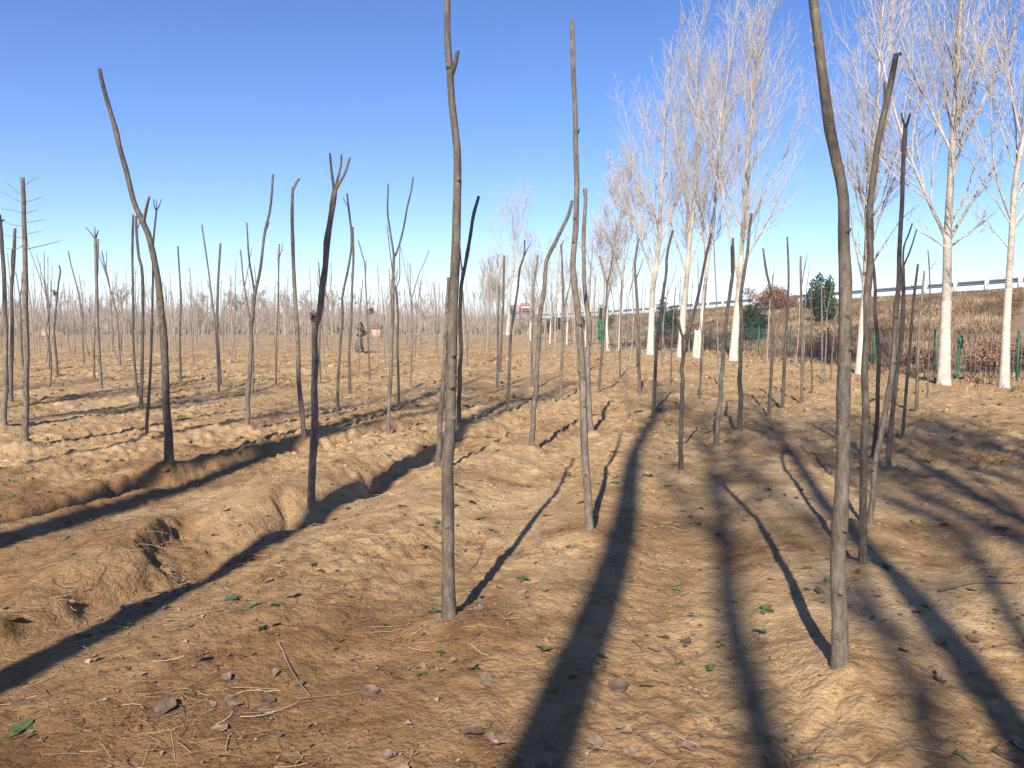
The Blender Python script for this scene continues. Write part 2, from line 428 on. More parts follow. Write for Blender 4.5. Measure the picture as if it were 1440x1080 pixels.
# label, base width px, top width px, trunk, branches[(pts, w0)], options
SAP = [
 ("tall grey pruned sapling nearest the middle of the foreground, its short stub high up", 22, 9, "631,868 629,780 631,640 634,520 636,440 640,340 640,230 634,110 629,60 627,0 626,-90", [("635,105 640,90 644,71", 8)]),
 ("greenish slim sapling close behind the tall central foreground trunk", 10, 5, "616,657 620,570 625,500 629,440 631,390", []),
 ("tall knobbly sapling in front centre with a straight thin top against open sky", 14, 6.5, "827,746 824,650 820,560 815,470 808,400 808,300 811,200 807,110 805,28", [("811,190 815,182", 4)]),
 ("sapling with a sharp elbow whose upper part leans right to touch a taller trunk", 9, 5.5, "748,627 750,588 754,544 758,477 761,440 768,384 769,368 784,335 800,300 805,282", []),
 ("grey sapling with a blunt forked tip just right of the knobbly front centre trunk", 9.5, 5.5, "831,608 828,560 826,495 829,462 825,429 821,384 821,329 823,280 823,265", [("822,276 820,265", 3)]),
 ("smooth grey sapling forking low, with a torn pale stub left and a long arm right", 8, 6, "956,660 958,571 960,515 961,477", [("961,477 971,455 982,415 992,364 999,335 1000,329", 5.5), ("961,477 957,464 954,447", 5)]),
 ("dark slender sapling with a two-pronged tip standing before a whitewashed poplar", 8.5, 4, "1007,623 1009,597 1014,543 1018,480 1022,449 1028,411 1031,371 1030,335", [("1029,385 1028,345", 3)]),
 ("straight grey sapling crossing in front of the widest forked poplar", 8, 4.5, "1041,605 1041,515 1043,460 1042,415 1047,375 1051,355 1058,300", []),
 ("thin sapling kinked to the left at its tip in front of the dark evergreen", 5.5, 3.5, "1081,585 1084,534 1087,471 1085,415 1078,384 1073,349", [("1085,413 1087,387", 2)]),
 ("plain straight sapling rising right of the russet bush", 6, 3, "1100,574 1103,515 1106,460 1109,393 1107,333", []),
 ("dark straight sapling standing before a bright green fence post", 5, 3, "1127,566 1128,497 1127,438 1126,360", []),
 ("thickest foreground trunk at the right, bowing left towards the top of the frame", 27, 13, "1183,940 1180,850 1180,700 1184,560 1188,450 1190,380 1186,290 1178,240 1165,150 1155,80 1145,10 1137,-70", []),
 ("dark crooked sapling right of the thickest trunk, hooked at its cut top", 13, 8.5, "1212,792 1214,700 1215,600 1218,500 1221,400 1223,310 1229,250 1240,180 1250,130 1262,76", [("1243,165 1244,150 1244,114", 4.5), ("1262,78 1266,74 1267,78", 3)]),
 ("leaning sapling with a Y-shaped tip in the bundle of stems at right", 10, 6, "1220,735 1227,698 1236,627 1246,556 1257,487 1262,417 1266,361 1269,298 1269,249 1271,204 1273,178", [("1273,180 1270,170 1267,159", 4), ("1273,180 1277,170 1280,159", 4)]),
 ("sapling with two thin right-hand arms in the bundle of stems at right", 8.5, 6, "1249,659 1251,617 1259,542 1268,473 1270,413 1270,376", [("1270,378 1272,371 1280,352 1289,323", 3.2), ("1270,376 1271,348 1278,329 1283,314", 3.2)]),
 ("pale crooked sapling between the dark hooked sapling and the leaning bundle", 7.5, 4, "1230,640 1236,514 1232,445 1230,389 1227,348 1227,305", []),
 ("pale thin sapling with a dark reddish tip right of the leaning bundle", 5.5, 3.5, "1269,615 1276,528 1282,459 1284,430 1286,411 1291,371", [("1287,408 1281,400", 1.5)]),
 ("thin sapling with a dark straight tip ending under the guard rail at right", 6, 3, "1289,577 1291,500 1294,445 1300,381", []),
 ("wispy curved sapling left of the whitewashed trunk with the big left limb", 3.2, 2, "1304,557 1307,487 1308,431 1307,380 1305,352", [("1307,380 1313,372 1318,366", 1.3)]),
 ("thin stem at the left of the small thicket behind the thickest trunk", 3, 2, "1142,552 1141,480 1141,397", []),
 ("second thin stem from the left of the small thicket behind the thickest trunk", 3, 2, "1155,543 1156,480 1155,395", []),
 ("thin forked stem in the small thicket behind the thickest trunk", 3, 2, "1159,538 1162,480 1163,440", [("1163,440 1159,425 1160,409", 1.6), ("1163,440 1167,420 1171,394", 1.6)]),
 ("rightmost thin stem of the small thicket behind the thickest trunk", 3, 2, "1168,536 1172,480 1179,430", []),
 ("tall sapling bending left at the left side, with a short upright side stub", 14, 6, "238,650 234,583 230,477 228,439 219,379 209,332 200,311 187,281 177,234 166,200 153,150 143,115 139,97", [("202,312 206,292 210,276", 5.5), ("198,306 196,298", 4)]),
 ("dark sapling with a three-pronged top and a burl where the trunk kinks", 13.5, 9, "438,716 440,660 442,583 443,464 447,447 453,413 462,336 470,268", [("470,268 466,238 464,216", 5), ("470,270 479,234 480,216", 4.5), ("470,270 485,243 492,221", 5.5)], "burl:441,447"),
 ("slim slightly wavy sapling with a knuckled top left of the three-pronged one", 8.5, 5, "429,614 421,541 419,477 415,404 413,349 411,294 412,264", [("412,266 416,258 421,251", 5)]),
 ("V-forked sapling with a long pale right arm at left centre", 8, 6, "347,597 351,520 355,450 358,413", [("358,415 355,392 350,362 347,313", 3.5), ("358,415 366,379 372,328 380,294 384,245", 5), ("372,330 376,320 379,312", 2)]),
 ("pale sapling with many fine side twigs near its blunt top at far left", 9.5, 6, "36,620 37,541 36,456 36,392 34,311 31,249", [("29,284 14,276 0,269", 1.3), ("28,273 18,264 9,257", 1.3), ("35,284 48,281 59,277", 1.3), ("36,313 50,311 63,308", 1.3), ("39,350 65,344 87,338", 1.8), ("33,318 18,316 4,311", 1.3), ("33,262 44,254 54,249", 1.3), ("36,300 46,297 54,295", 1.2), ("33,335 20,333 6,330", 1.2), ("37,330 50,326 60,326", 1.2), ("32,300 20,296 2,294", 1.2), ("34,345 22,350 8,349", 1.2)]),
 ("dark sapling cut by the left edge of the picture", 8.5, 5, "6,595 8,498 4,370 0,302", [("1,312 6,309", 3)]),
 ("slim sapling with a blunt orange-brown top just left of the twiggy one", 6, 4.5, "15,563 17,456 16,410 19,370 21,321", [("18,395 16,372 17,350", 2.5)]),
 ("slim sapling with a tiny three-pronged tip behind the tall bent one", 5.5, 3, "205,611 209,562 212,506 213,471 215,393 215,349 219,304 220,296", [("220,297 217,290 216,280", 2), ("220,297 220,281", 2), ("220,296 224,289 227,280", 2)]),
 ("crooked brown sapling with a small hooked side shoot left of the tall bent one", 6, 4, "198,573 200,506 201,438 200,382 195,360 192,327 191,304", [("192,322 195,318 196,312", 2)]),
 ("pale thin straight sapling left of the crooked brown one at left", 4.5, 3.5, "193,556 188,497 187,460 187,415 186,360 187,302", []),
 ("pale sapling with a splayed three-stub top at left", 6, 4.5, "142,545 139,495 136,440 136,407 134,336", [("134,337 128,328 121,320", 2.5), ("134,337 133,319", 2.5), ("134,337 138,324", 2.5)]),
 ("thin sapling hugging the splayed-top one on its left", 4.2, 3, "132,531 132,486 133,458 136,400 138,336", []),
 ("wavy thin sapling carrying a dark clump of dead leaves at left", 4, 2.5, "81,527 79,501 76,468 78,440 82,400 85,382 83,373", [], "clump:77,412"),
 ("thin forked sapling seen just left of the twiggy pale one", 4.2, 2.5, "33,521 30,486 29,440 28,418", [("28,418 25,400 22,382", 2), ("28,420 31,400 32,382", 2)]),
 ("thin sapling arching left over the far earth mound", 3.2, 2, "118,511 116,477 115,440 109,407 100,373 96,353", []),
 ("thin sapling leaning left with a split tip at left", 3.2, 2, "169,515 167,477 165,449 163,436 153,400 148,378 143,353", [("149,380 150,365 150,353", 1.5)]),
 ("thin straight lone sapling rising right of the tall bent one", 4, 2.5, "254,537 253,497 253,460 254,416 250,346", []),
 ("sapling with a blunt top between the bent one and the V-forked one", 5.5, 3.5, "310,543 307,497 305,460 306,416 307,389 310,342", []),
 ("thin forked sapling partly hidden behind the V-forked one", 4, 2.5, "355,557 356,514 354,470 349,439 344,405 342,394 340,370 338,351", [("343,405 349,377 354,348", 1.6)]),
 ("thin sapling with a tiny forked tip right of the V-forked one", 3.4, 2, "388,539 388,496 390,449 391,430 392,374 393,343", [("392,365 396,352 398,342", 1.5)]),
 ("wavy sapling with a forked tip crossing another slim one right of the three-pronged tree", 5.2, 3, "475,580 475,542 477,508 479,477 482,445 481,419 489,381 494,350 494,323 491,299 488,272", [("490,290 485,284 483,277", 1.6)]),
 ("straight slim sapling crossed by the wavy one right of the three-pronged tree", 4.6, 3.5, "492,552 491,495 494,449 495,408 497,363 496,319", []),
 ("thin sapling with a left-bent tip just right of the walking person", 3.2, 2, "520,532 518,486 517,455 516,430 514,397 513,372 509,357 504,338", [("514,392 515,365", 1.8)], "clump:522,437"),
 ("very thin pale sapling standing in front of the walking person", 2.6, 1.6, "505,522 506,480 506,440 510,393", []),
 ("thin sapling with a forked tip seen beside the burl of the three-pronged tree", 2.8, 2, "451,537 449,486 451,452 450,397 448,368", [("450,410 446,394 449,375", 1.4)]),
 ("tall Y-forked sapling right of the walking person", 6.8, 5, "546,609 548,551 550,514 552,440 553,386 554,361", [("554,362 552,346 548,321 545,297 546,258", 3.6), ("554,362 559,352 567,323 573,290 578,270 581,249", 3.6), ("552,385 548,350 544,317", 2)]),
 ("wavy sapling with an S-shaped right shoot behind the tall Y-forked one", 4.2, 3, "561,568 560,520 559,488 560,452 559,430 557,403", [("557,405 562,390 562,363 563,346", 2)]),
 ("sapling with an upright left prong and a slanting right arm left of the central trunk", 3.8, 2.5, "577,542 579,486 579,440 579,419", [("579,420 582,410 589,386 598,366 603,352", 1.8), ("579,420 577,408 577,386 576,369", 2)]),
 ("bent sapling with a long right-leaning blunt top right of the central trunk", 7.5, 5, "646,592 646,551 648,496 647,451 648,413 653,380 660,336 665,307 673,276", [("652,388 649,372 646,349", 2.4)]),
 ("dark thin sapling with a small forked tip in front of the distant red truck", 5.4, 3, "713,577 716,533 718,477 723,440 728,407 731,378 737,360 738,338", [("737,360 741,351 746,343", 2)]),
 ("slim sapling ending low, left of the far leaning white poplar", 4.2, 2.8, "699,545 700,496 700,462 702,398", []),
 ("slim taller sapling close behind the low one left of the far leaning white poplar", 4.2, 3, "703,522 706,462 708,418 709,359", []),
 ("thin dark sapling just left of the elbowed one", 4.4, 2.6, "748,543 748,496 749,440 751,400 757,358", []),
 ("dark V-forked sapling just left of the knobbly front centre trunk", 5.4, 3, "789,562 789,523 792,468 792,429 791,384 789,344", [("789,346 791,342 793,338", 2), ("793,434 800,407 804,382", 2.4)]),
 ("V-topped sapling standing before small whitewashed poplars right of centre", 4.4, 3, "842,549 846,500 851,450 852,433 854,397", [("854,398 848,380 843,360", 2), ("854,398 859,378 862,360", 2)]),
 ("thin dark stem in front of the second small whitewashed poplar right of centre", 3.2, 2, "872,529 872,486 873,440 874,392", []),
 ("short bare yellowish stem broken off low in the middle of the field", 4.6, 3, "884,592 882,562 879,534 882,513", []),
 ("sapling with a crooked right-leaning top before the leftmost large poplar", 6.6, 4, "919,585 921,534 924,478 928,462 932,418 937,384 938,358 946,324", []),
 ("sapling with a kinked forked tip left of the leftmost large poplar", 6, 4, "900,552 898,506 897,440 894,396 893,369 898,336", [("895,392 900,378 905,364", 2)]),
 ("thin sapling standing in front of the slim leaning poplar", 4, 2.5, "983,559 985,534 986,497 990,440 993,400", []),
 ("thin right-leaning sapling between the two leftmost large poplars", 2.8, 1.8, "943,541 945,480 950,403", []),
]
F_DEPTH = {}
def sap_depth(rec):
    x, y = pp(rec[3])[0]
    return hit(x, y, 0.065 if rec[1] > 7 else 0.03)
bases = []
for rec in SAP:
    b = sap_depth(rec)
    bases.append(b)
for rec, b in zip(SAP, bases):
    w = rec[1]
    MOUNDS.append((b[0], b[1], 0.15 + 0.006 * w, 0.07 if w > 7 else 0.03))

# ------------------------------------------------------------------ ground sheet
def damp_at(X, Y):
    RR = np.hypot(X, Y)
    dmp = 0.8 * (1 - sstep(3.0, 6.0, RR + 1.6 * perlin(X / 1.6, Y / 1.6, 31) + 0.8 * perlin(X / 0.5, Y / 0.5, 32) + 0.9 * X))
    return np.clip(dmp + 0.7 * sstep(0.05, 0.5, perlin(X / 2.4, Y / 1.6, 33) + 0.4 * perlin(X / 0.5, Y / 0.5, 34)) * (1 - sstep(9, 16, RR)), 0, 1)
def build_ground():
    th_f = np.linspace(-R(45), R(45), 560)
    th_b = np.linspace(R(46), R(360 - 46), 70)[1:-1]
    th = np.concatenate([th_f, th_b])
    rr = np.concatenate([[0.05, 0.4, 0.7, 0.95], np.geomspace(1.2, 85, 780), np.geomspace(88, 1500, 36)])
    RR, TH = np.meshgrid(rr, th, indexing='ij')
    X = RR * np.sin(TH); Y = RR * np.cos(TH)
    Z = ground_h(X.ravel(), Y.ravel()).reshape(X.shape)
    Z = Z * (1 - sstep(90, 140, RR))
    V = np.stack([X, Y, Z], -1).reshape(-1, 3)
    n, m = RR.shape
    i = np.arange(n - 1)[:, None]; j = np.arange(m)[None, :]; j2 = (j + 1) % m
    Q = np.stack([i * m + j, i * m + j2, (i + 1) * m + j2, (i + 1) * m + j], -1).reshape(-1, 4)[:, ::-1]
    C = np.arange(m)[None, :]
    me = mesh_np('ground', V, Q, smooth=True)
    damp = damp_at(X, Y)
    a = me.attributes.new('damp', 'FLOAT', 'POINT')
    a.data.foreach_set('value', damp.ravel().astype(np.float32))
    o = link('ground', me, M['soil'])
    tag(o, kind='structure')
build_ground()

# ------------------------------------------------------------------ highway embankment, road, guard rail
CREST = np.array([(39, -90, 3.7), (37.5, -20, 3.7), (36, 20, 3.7), (33.3, 50, 3.68), (31.0, 63, 3.55), (27.6, 77, 3.32), (23.6, 90, 3.02),
                  (17.7, 106, 2.52), (9.5, 127, 2.08), (-2.8, 151, 1.80), (-17, 178, 1.75), (-49, 235, 1.9), (-120, 340, 2.0)], float)
TOE = np.array([(19, -90, 0), (18, -20, 0), (15.6, 10, 0), (14.6, 18, 0), (13.6, 24, 0), (12.6, 33, 0), (11.4, 44, 0), (9.4, 60, 0),
                (5.0, 82, 0), (-2.0, 108, 0), (-14, 136, 0), (-45, 190, 0), (-116, 300, 0)], float)
NB = 260
tt = np.linspace(0, 1, NB)
def by_index(P, n):
    s = np.linspace(0, len(P) - 1, len(P))
    q = catmull(P, 2000)
    # parametrise by control index so toe and crest stay paired
    d = [np.argmin(np.linalg.norm(q - p, axis=1)) for p in P]
    u = np.interp(np.linspace(0, len(P) - 1, n), s, d)
    return np.stack([np.interp(u, np.arange(2000), q[:, k]) for k in range(3)], 1)
cr, to = by_index(CREST, NB), by_index(TOE, NB)
def bank_pt(i, v):
    """i fractional index along, v 0..1 across"""
    i = np.asarray(i, float); v = np.asarray(v, float)
    c = np.stack([np.interp(i, np.arange(NB), cr[:, k]) for k in range(3)], -1)
    t = np.stack([np.interp(i, np.arange(NB), to[:, k]) for k in range(3)], -1)
    p = t * (1 - v[..., None]) + c * v[..., None]
    prof = 0.55 * v + 0.45 * (1 - (1 - v) ** 2.2)
    e = np.sin(np.clip(v, 0, 1) * math.pi) ** 0.5
    p[..., 2] = -0.06 * (1 - v) + c[..., 2] * prof + e * (0.16 * perlin(p[..., 0] / 2.2, p[..., 1] / 2.2, 41) + 0.07 * perlin(p[..., 0] / 0.7, p[..., 1] / 0.7, 42))
    return p
I, Vv = np.meshgrid(np.arange(NB), np.linspace(0, 1, 34), indexing='ij')
G = bank_pt(I, Vv)
q = (np.arange(NB - 1)[:, None] * 34 + np.arange(33)[None, :])
Q = np.stack([q, q + 34, q + 35, q + 1], -1).reshape(-1, 4)
tag(link('embankment', mesh_np('embankment', G.reshape(-1, 3), Q, smooth=True), M['bank']), kind='structure')
# road deck: crest to 13 m out, then the far slope
d = np.gradient(cr[:, :2], axis=0); nrm = np.stack([d[:, 1], -d[:, 0]], 1); nrm /= np.linalg.norm(nrm, axis=1, keepdims=True)
if nrm[0, 0] < 0: nrm = -nrm
def deck(off, dz=0.0):
    o = cr.copy(); o[:, :2] += nrm * off; o[:, 2] += dz
    return o
rows = [deck(-0.02, -0.02), deck(0.8, 0.0), deck(13.0, 0.0), deck(13.8, -0.05), deck(22, -6)]
Vd = np.stack(rows, 1).reshape(-1, 3)
q = (np.arange(NB - 1)[:, None] * 5 + np.arange(4)[None, :])
Q = np.stack([q, q + 5, q + 6, q + 1], -1).reshape(-1, 4)
tag(link('road', mesh_np('road', Vd, Q), M['road']), kind='structure')
Vl = np.stack([deck(1.7, 0.006), deck(1.86, 0.006)], 1).reshape(-1, 3)
q = np.arange(NB - 1) * 2
tag(link('road_marking', mesh_np('road_marking', Vl, np.stack([q, q + 2, q + 3, q + 1], -1)), M['roadline']), kind='structure')

def along(P, step, start=0.0):
    dd = np.concatenate([[0], np.cumsum(np.linalg.norm(np.diff(P[:, :2], axis=0), axis=1))])
    s = np.arange(start, dd[-1], step)
    return np.stack([np.interp(s, dd, P[:, k]) for k in range(3)], 1)
rail_line = deck(0.25, 0.0)
rail_line = rail_line[(rail_line[:, 1] > 8) & (rail_line[:, 1] < 215)]
gr = thing('guard_rail', 'grey steel guard rail with pale posts along the top of the embankment', 'guard rail', rail_line[0])
L0 = rail_line[0]
# W-beam swept profile
prof = np.array([(0.0, 0.40), (-0.07, 0.46), (-0.07, 0.50), (0.0, 0.545), (0.0, 0.575), (-0.07, 0.62), (-0.07, 0.66), (0.0, 0.72)])
rl = along(rail_line, 2.0)
dn = np.gradient(rl[:, :2], axis=0); nn = np.stack([dn[:, 1], -dn[:, 0]], 1); nn /= np.linalg.norm(nn, axis=1, keepdims=True)
if nn[0, 0] < 0: nn = -nn
V = np.concatenate([(np.stack([rl[:, 0] + nn[:, 0] * (a + o), rl[:, 1] + nn[:, 1] * (a + o), rl[:, 2] + b], 1) - L0)[:, None] for o in (0, 0.012) for a, b in prof], 1)
n, k = V.shape[:2]; kp = len(prof)
Q = []
for o in (0, kp):
    q = (np.arange(n - 1)[:, None] * k + o + np.arange(kp - 1)[None, :])
    Q.append(np.stack([q, q + k, q + k + 1, q + 1], -1).reshape(-1, 4))
link('rail_beam', mesh_np('rail_beam', V.reshape(-1, 3), np.concatenate(Q)), M['galv'], gr)
post_me = box_mesh('guard_post', [(0, 0, 0.36, 0.16, 0.16, 0.80), (0.06, 0, 0.56, 0.10, 0.34, 0.30)])
post_me.materials.append(M['postw'])
for p in along(rail_line, 3.0, 0.4):
    o = link('post', post_me, None, gr)
    o.location = tuple(p - L0 + np.array([-0.20, 0, -0.03]))

# ------------------------------------------------------------------ sapling builder
def clump_mesh(name, n, sx, sy, sz, size, seed):
    g = np.random.default_rng(seed)
    c = g.normal(0, 0.5, (n, 3)) * (sx, sy, sz)
    u = norm(g.normal(size=(n, 3))) * size * g.uniform(0.5, 1.2, (n, 1)); v = norm(np.cross(u, g.normal(size=(n, 3)))) * size * 0.45
    V = np.stack([c - u, c + v, c + u, c - v], 1).reshape(-1, 3)
    me = mesh_np(name, V, np.arange(n * 4).reshape(-1, 4))
    set_tint(me, np.repeat(g.random(n), 4))
    return me

def limb_curve(pix, Y, d0, dslope, n, rs):
    """pixel polyline at depth around Y -> smooth 3D curve, drifting in depth so that it is a real spatial curve"""
    P = []
    m = len(pix)
    for i, (x, y) in enumerate(pix):
        f = i / max(m - 1, 1)
        P.append(at_depth(x, y, Y + d0 + dslope * f))
    return catmull(P, n)

def sap_radii(n, r0, r1, g, knots):
    t = np.linspace(0, 1, n)
    r = r0 + (r1 - r0) * t ** 0.9
    for _ in range(knots):
        c = g.uniform(0.05, 0.97)
        r = r * (1 + g.uniform(0.05, 0.13) * np.exp(-((t - c) / (0.5 / n * 1.6)) ** 2))
    r = r * (1 + 0.025 * np.interp(t, np.linspace(0, 1, n // 3 + 2), g.normal(size=n // 3 + 2)))
    zz0 = np.linspace(0, 1, n)
    r = r * (1 + 0.28 * np.exp(-zz0 / 0.022))
    return r

def build_sapling(rec, base, seed):
    g = np.random.default_rng(seed)
    label, w0, w1, tr, brs = rec[:5]
    Y = base[1]
    pix = pp(tr)
    dsl = g.uniform(-0.12, 0.12)
    near = w0 > 7
    n = 44 if near else 20
    c = limb_curve(pix, Y, 0, dsl, n, g)
    root = thing('pruned_sapling', label, 'tree', base)
    c0 = np.array(base)
    c = c - c0
    c[0, 2] -= 0.12; c[0, :2] = c[1, :2] + (c[0, :2] - c[1, :2]) * 0.5
    if near:
        t = np.linspace(0, 1, n)
        wob = 0.006
        c[:, 0] += wob * np.interp(t, np.linspace(0, 1, 14), g.normal(size=14))
        c[:, 1] += wob * np.interp(t, np.linspace(0, 1, 14), g.normal(size=14))
    k = 0.85 * Y / FPX / 2
    r = sap_radii(n, w0 * k, w1 * k, g, 9 if near else 4)
    sides = 12 if near else 7
    V, Q, C = tubes(c[None], r[None], sides)
    me = mesh_np('trunk', V, [Q, C], True, np.concatenate([np.zeros(len(Q)), np.ones(len(C))]))
    link('trunk', me, [M['bark'], M['cut']], root)
    if w0 > 8.5:
        for q in range(int(g.integers(3, 7))):
            i = int(g.integers(4, n - 6)); a = g.uniform(-2.4, -0.7)
            d = np.array([math.cos(a), math.sin(a), 0.25]); d /= np.linalg.norm(d)
            L = g.uniform(0.008, 0.02)
            kc = np.stack([c[i] + d * (r[i] * 0.6), c[i] + d * (r[i] * 0.98), c[i] + d * (r[i] + L)])
            V, Q, C = tubes(kc[None], np.array([[0.016, 0.013, 0.009]]) * g.uniform(0.7, 1.2), 8)
            link('pruning_knot', mesh_np('pruning_knot', V, [Q, C], True, np.concatenate([np.zeros(len(Q)), np.ones(len(C))])), [M['bark'], M['knot']], root)
    for pts, bw in brs:
        bp = pp(pts)
        # depth of the trunk where the branch leaves it
        i = np.argmin([(px - bp[0][0]) ** 2 + (py - bp[0][1]) ** 2 for px, py in pix])
        d0 = dsl * i / max(len(pix) - 1, 1)
        m = 14 if len(bp) > 2 else 6
        bc = limb_curve(bp, Y, d0, g.uniform(-0.3, 0.3) * min(1, len(bp) * 0.2), m, g) - c0
        thin = bw < 1.9 and len(brs) > 5
        br = np.linspace(bw * k * 1.05, max(bw * k * (0.35 if thin else 0.72), 0.003), m)
        V, Q, C = tubes(bc[None], br[None], 6 if bw > 3 else 5)
        me = mesh_np('branch', V, [Q, C], True, np.concatenate([np.zeros(len(Q)), np.ones(len(C))]))
        link('branch', me, [M['stwig'] if thin else M['bark'], M['cut']], root)
    if len(rec) > 5:
        kind, xy = rec[5].split(':')
        x, y = pp(xy)[0]
        p = at_depth(x, y, Y + dsl * 0.5) - c0
        if kind == 'burl':
            cm = clump_mesh('burl_twigs', 60, 0.03, 0.03, 0.06, 0.018, seed)
            o = link('burl_twigs', cm, M['leafdark'], root)
        else:
            cm = clump_mesh('leaf_clump', 40, 0.06, 0.06, 0.08, 0.04, seed)
            o = link('leaf_clump', cm, M['leafdark'], root)
        o.location = tuple(p)
    return root
for i, (rec, b) in enumerate(zip(SAP, bases)):
    build_sapling(rec, b, 100 + i)

# ------------------------------------------------------------------ distant saplings
def fence_x(y):
    return np.interp(y, TOE[:, 1], TOE[:, 0]) - 1.6
def sap_variant(seed):
    g = np.random.default_rng(seed)
    H = g.uniform(2.9, 4.2)
    lean = g.normal(0, 0.035, 2)
    n = 12
    t = np.linspace(0, 1, n)
    kind = seed % 4
    th = H * (g.uniform(0.5, 0.75) if kind in (1, 3) else 1.0)
    P = np.stack([lean[0] * th * t + 0.05 * np.interp(t, np.linspace(0, 1, 5), g.normal(size=5)),
                  lean[1] * th * t + 0.05 * np.interp(t, np.linspace(0, 1, 5), g.normal(size=5)), -0.08 + (th + 0.08) * t], 1)
    r0 = g.uniform(0.022, 0.034)
    Vs, Qs, Cs = [], [], []
    off = 0
    def add(P, r, s):
        nonlocal off
        V, Q, C = tubes(P[None], r[None], s)
        Vs.append(V); Qs.append(Q + off); Cs.append(C + off); off += len(V)
    add(P, np.linspace(r0, r0 * 0.62, n), 5)
    top = P[-1]
    forks = {0: 0, 1: 2, 2: 1, 3: 3}[kind]
    for f in range(forks):
        a = g.uniform(0, 6.28); sp = g.uniform(0.12, 0.4)
        L = (H - th) * g.uniform(0.6, 1.05) if kind in (1, 3) else g.uniform(0.2, 0.6)
        st = top if kind in (1, 3) else P[int(n * g.uniform(0.5, 0.9))]
        s = np.linspace(0, 1, 5)[:, None]
        B = st + s * L * np.array([math.cos(a) * sp, math.sin(a) * sp, 1]) + s ** 2 * L * 0.05
        add(B, np.linspace(r0 * 0.55, r0 * 0.36, 5), 5)
    me = mesh_np('sapling', np.concatenate(Vs), [np.concatenate(Qs), np.concatenate(Cs)], True)
    me.materials.append(M['bark_far'])
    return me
variants = [sap_variant(s) for s in range(40, 52)]
spots = []
g = np.random.default_rng(5)
for row in np.arange(17, 88, 2.0):
    xs = np.arange(-0.74 * row - 6, 60, 1.75)
    for x in xs:
        X = x + g.normal(0, 0.35) + (row % 4.6) * 0.4; Yy = row + g.normal(0, 0.4)
        if X > fence_x(Yy) - 1.2 or g.random() < 0.14: continue
        if abs(X) > 0.80 * Yy + 5: continue
        if abs(X / Yy + 0.196) < 0.012 and Yy < 41: continue        # keep the walking person in view
        if abs(X / Yy - 0.006) < 0.010: continue
        if min((X - b[0]) ** 2 + (Yy - b[1]) ** 2 for b in bases) < 1.0: continue
        if Yy < 24 and g.random() < 0.75: continue
        if Yy < 34 and g.random() < 0.35: continue
        spots.append((X, Yy))
spots.sort(key=lambda s: math.hypot(*s))
NI = 232
ZL = {'left': "thin bare sapling in the distant rows filling the left third of the field",
      'mid': "thin bare sapling in the distant rows filling the middle of the field",
      'right': "thin bare sapling in the distant rows running towards the whitewashed poplars"}
zz = ground_h(np.array([s[0] for s in spots]), np.array([s[1] for s in spots]))
for i, (X, Yy) in enumerate(spots[:NI]):
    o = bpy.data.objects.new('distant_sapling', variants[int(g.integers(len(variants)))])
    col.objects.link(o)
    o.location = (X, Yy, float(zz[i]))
    o.rotation_euler = (g.normal(0, 0.03), g.normal(0, 0.03), g.uniform(0, 6.28))
    s = g.uniform(0.85, 1.1); o.scale = (s * 0.9, s * 0.9, s)
    zone = 'left' if X / Yy < -0.22 else ('mid' if X / Yy < 0.02 else 'right')
    tag(o, ZL[zone], 'tree', 'distant saplings, ' + zone)
Vs, Qs, off = [], [], 0
for i, (X, Yy) in enumerate(spots[NI:]):
    me = variants[int(g.integers(len(variants)))]
    v = np.empty(len(me.vertices) * 3, np.float32); me.vertices.foreach_get('co', v); v = v.reshape(-1, 3)
    a = g.uniform(0, 6.28); ca, sa = math.cos(a), math.sin(a); s = g.uniform(0.85, 1.12)
    w = np.stack([v[:, 0] * ca - v[:, 1] * sa, v[:, 0] * sa + v[:, 1] * ca, v[:, 2]], 1) * s + (X, Yy, float(zz[NI + i]))
    fl = [tuple(p.vertices) for p in me.polygons if len(p.vertices) == 4]
    Vs.append(w); Qs.append(np.array(fl) + off); off += len(w)
if Vs:
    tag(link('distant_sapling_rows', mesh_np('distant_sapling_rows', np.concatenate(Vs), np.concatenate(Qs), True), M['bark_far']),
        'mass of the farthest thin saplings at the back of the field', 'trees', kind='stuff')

# ------------------------------------------------------------------ poplars
def grow(par, count, ang, lrel, labs, rel_r, K, up, g, tmin=0.15, tmax=0.98, tipbias=False):
    """par: (P (M,K,3), R (M,K), L (M)); returns children in the same form"""
    P, Rr, L = par
    Mn = len(P)
    pick = g.choice(Mn, count, p=L / L.sum())
    t = g.uniform(tmin, tmax, count)
    Kp = P.shape[1]
    f = t * (Kp - 1); i = np.minimum(f.astype(int), Kp - 2); fr = (f - i)[:, None]
    S = P[pick, i] * (1 - fr) + P[pick, i + 1] * fr
    T = norm(P[pick, i + 1] - P[pick, i])
    r = Rr[pick, i] * (1 - fr[:, 0]) + Rr[pick, i + 1] * fr[:, 0]
    perp = norm(np.cross(T, g.normal(size=(count, 3))))
    a = np.radians(g.normal(ang[0], ang[1], count))[:, None]
    D = norm(T * np.cos(a) + perp * np.sin(a))
    Ln = np.clip(L[pick] * g.uniform(lrel[0], lrel[1], count) * (1.15 - 0.75 * t), labs[0], labs[1])
    s = np.linspace(0, 1, K)[None, :, None]
    C = S[:, None] + D[:, None] * Ln[:, None, None] * s
    C[:, :, 2] += up * Ln[:, None] * (s[:, :, 0] ** 2)
    wob = g.normal(0, 0.03, (count, K, 3)) * Ln[:, None, None] * s
    C = C + wob
    r0 = np.minimum(r * rel_r, Ln * 0.03 + 0.004)
    Rn = np.maximum(r0[:, None] * (1 - 0.72 * s[:, :, 0]), 0.0035)
    return C, Rn, Ln

def bundle(list_of_curves, K):
    P = np.stack([catmull(c, K) for c in list_of_curves])
    L = np.linalg.norm(np.diff(P, axis=1), axis=2).sum(1)
    return P, L

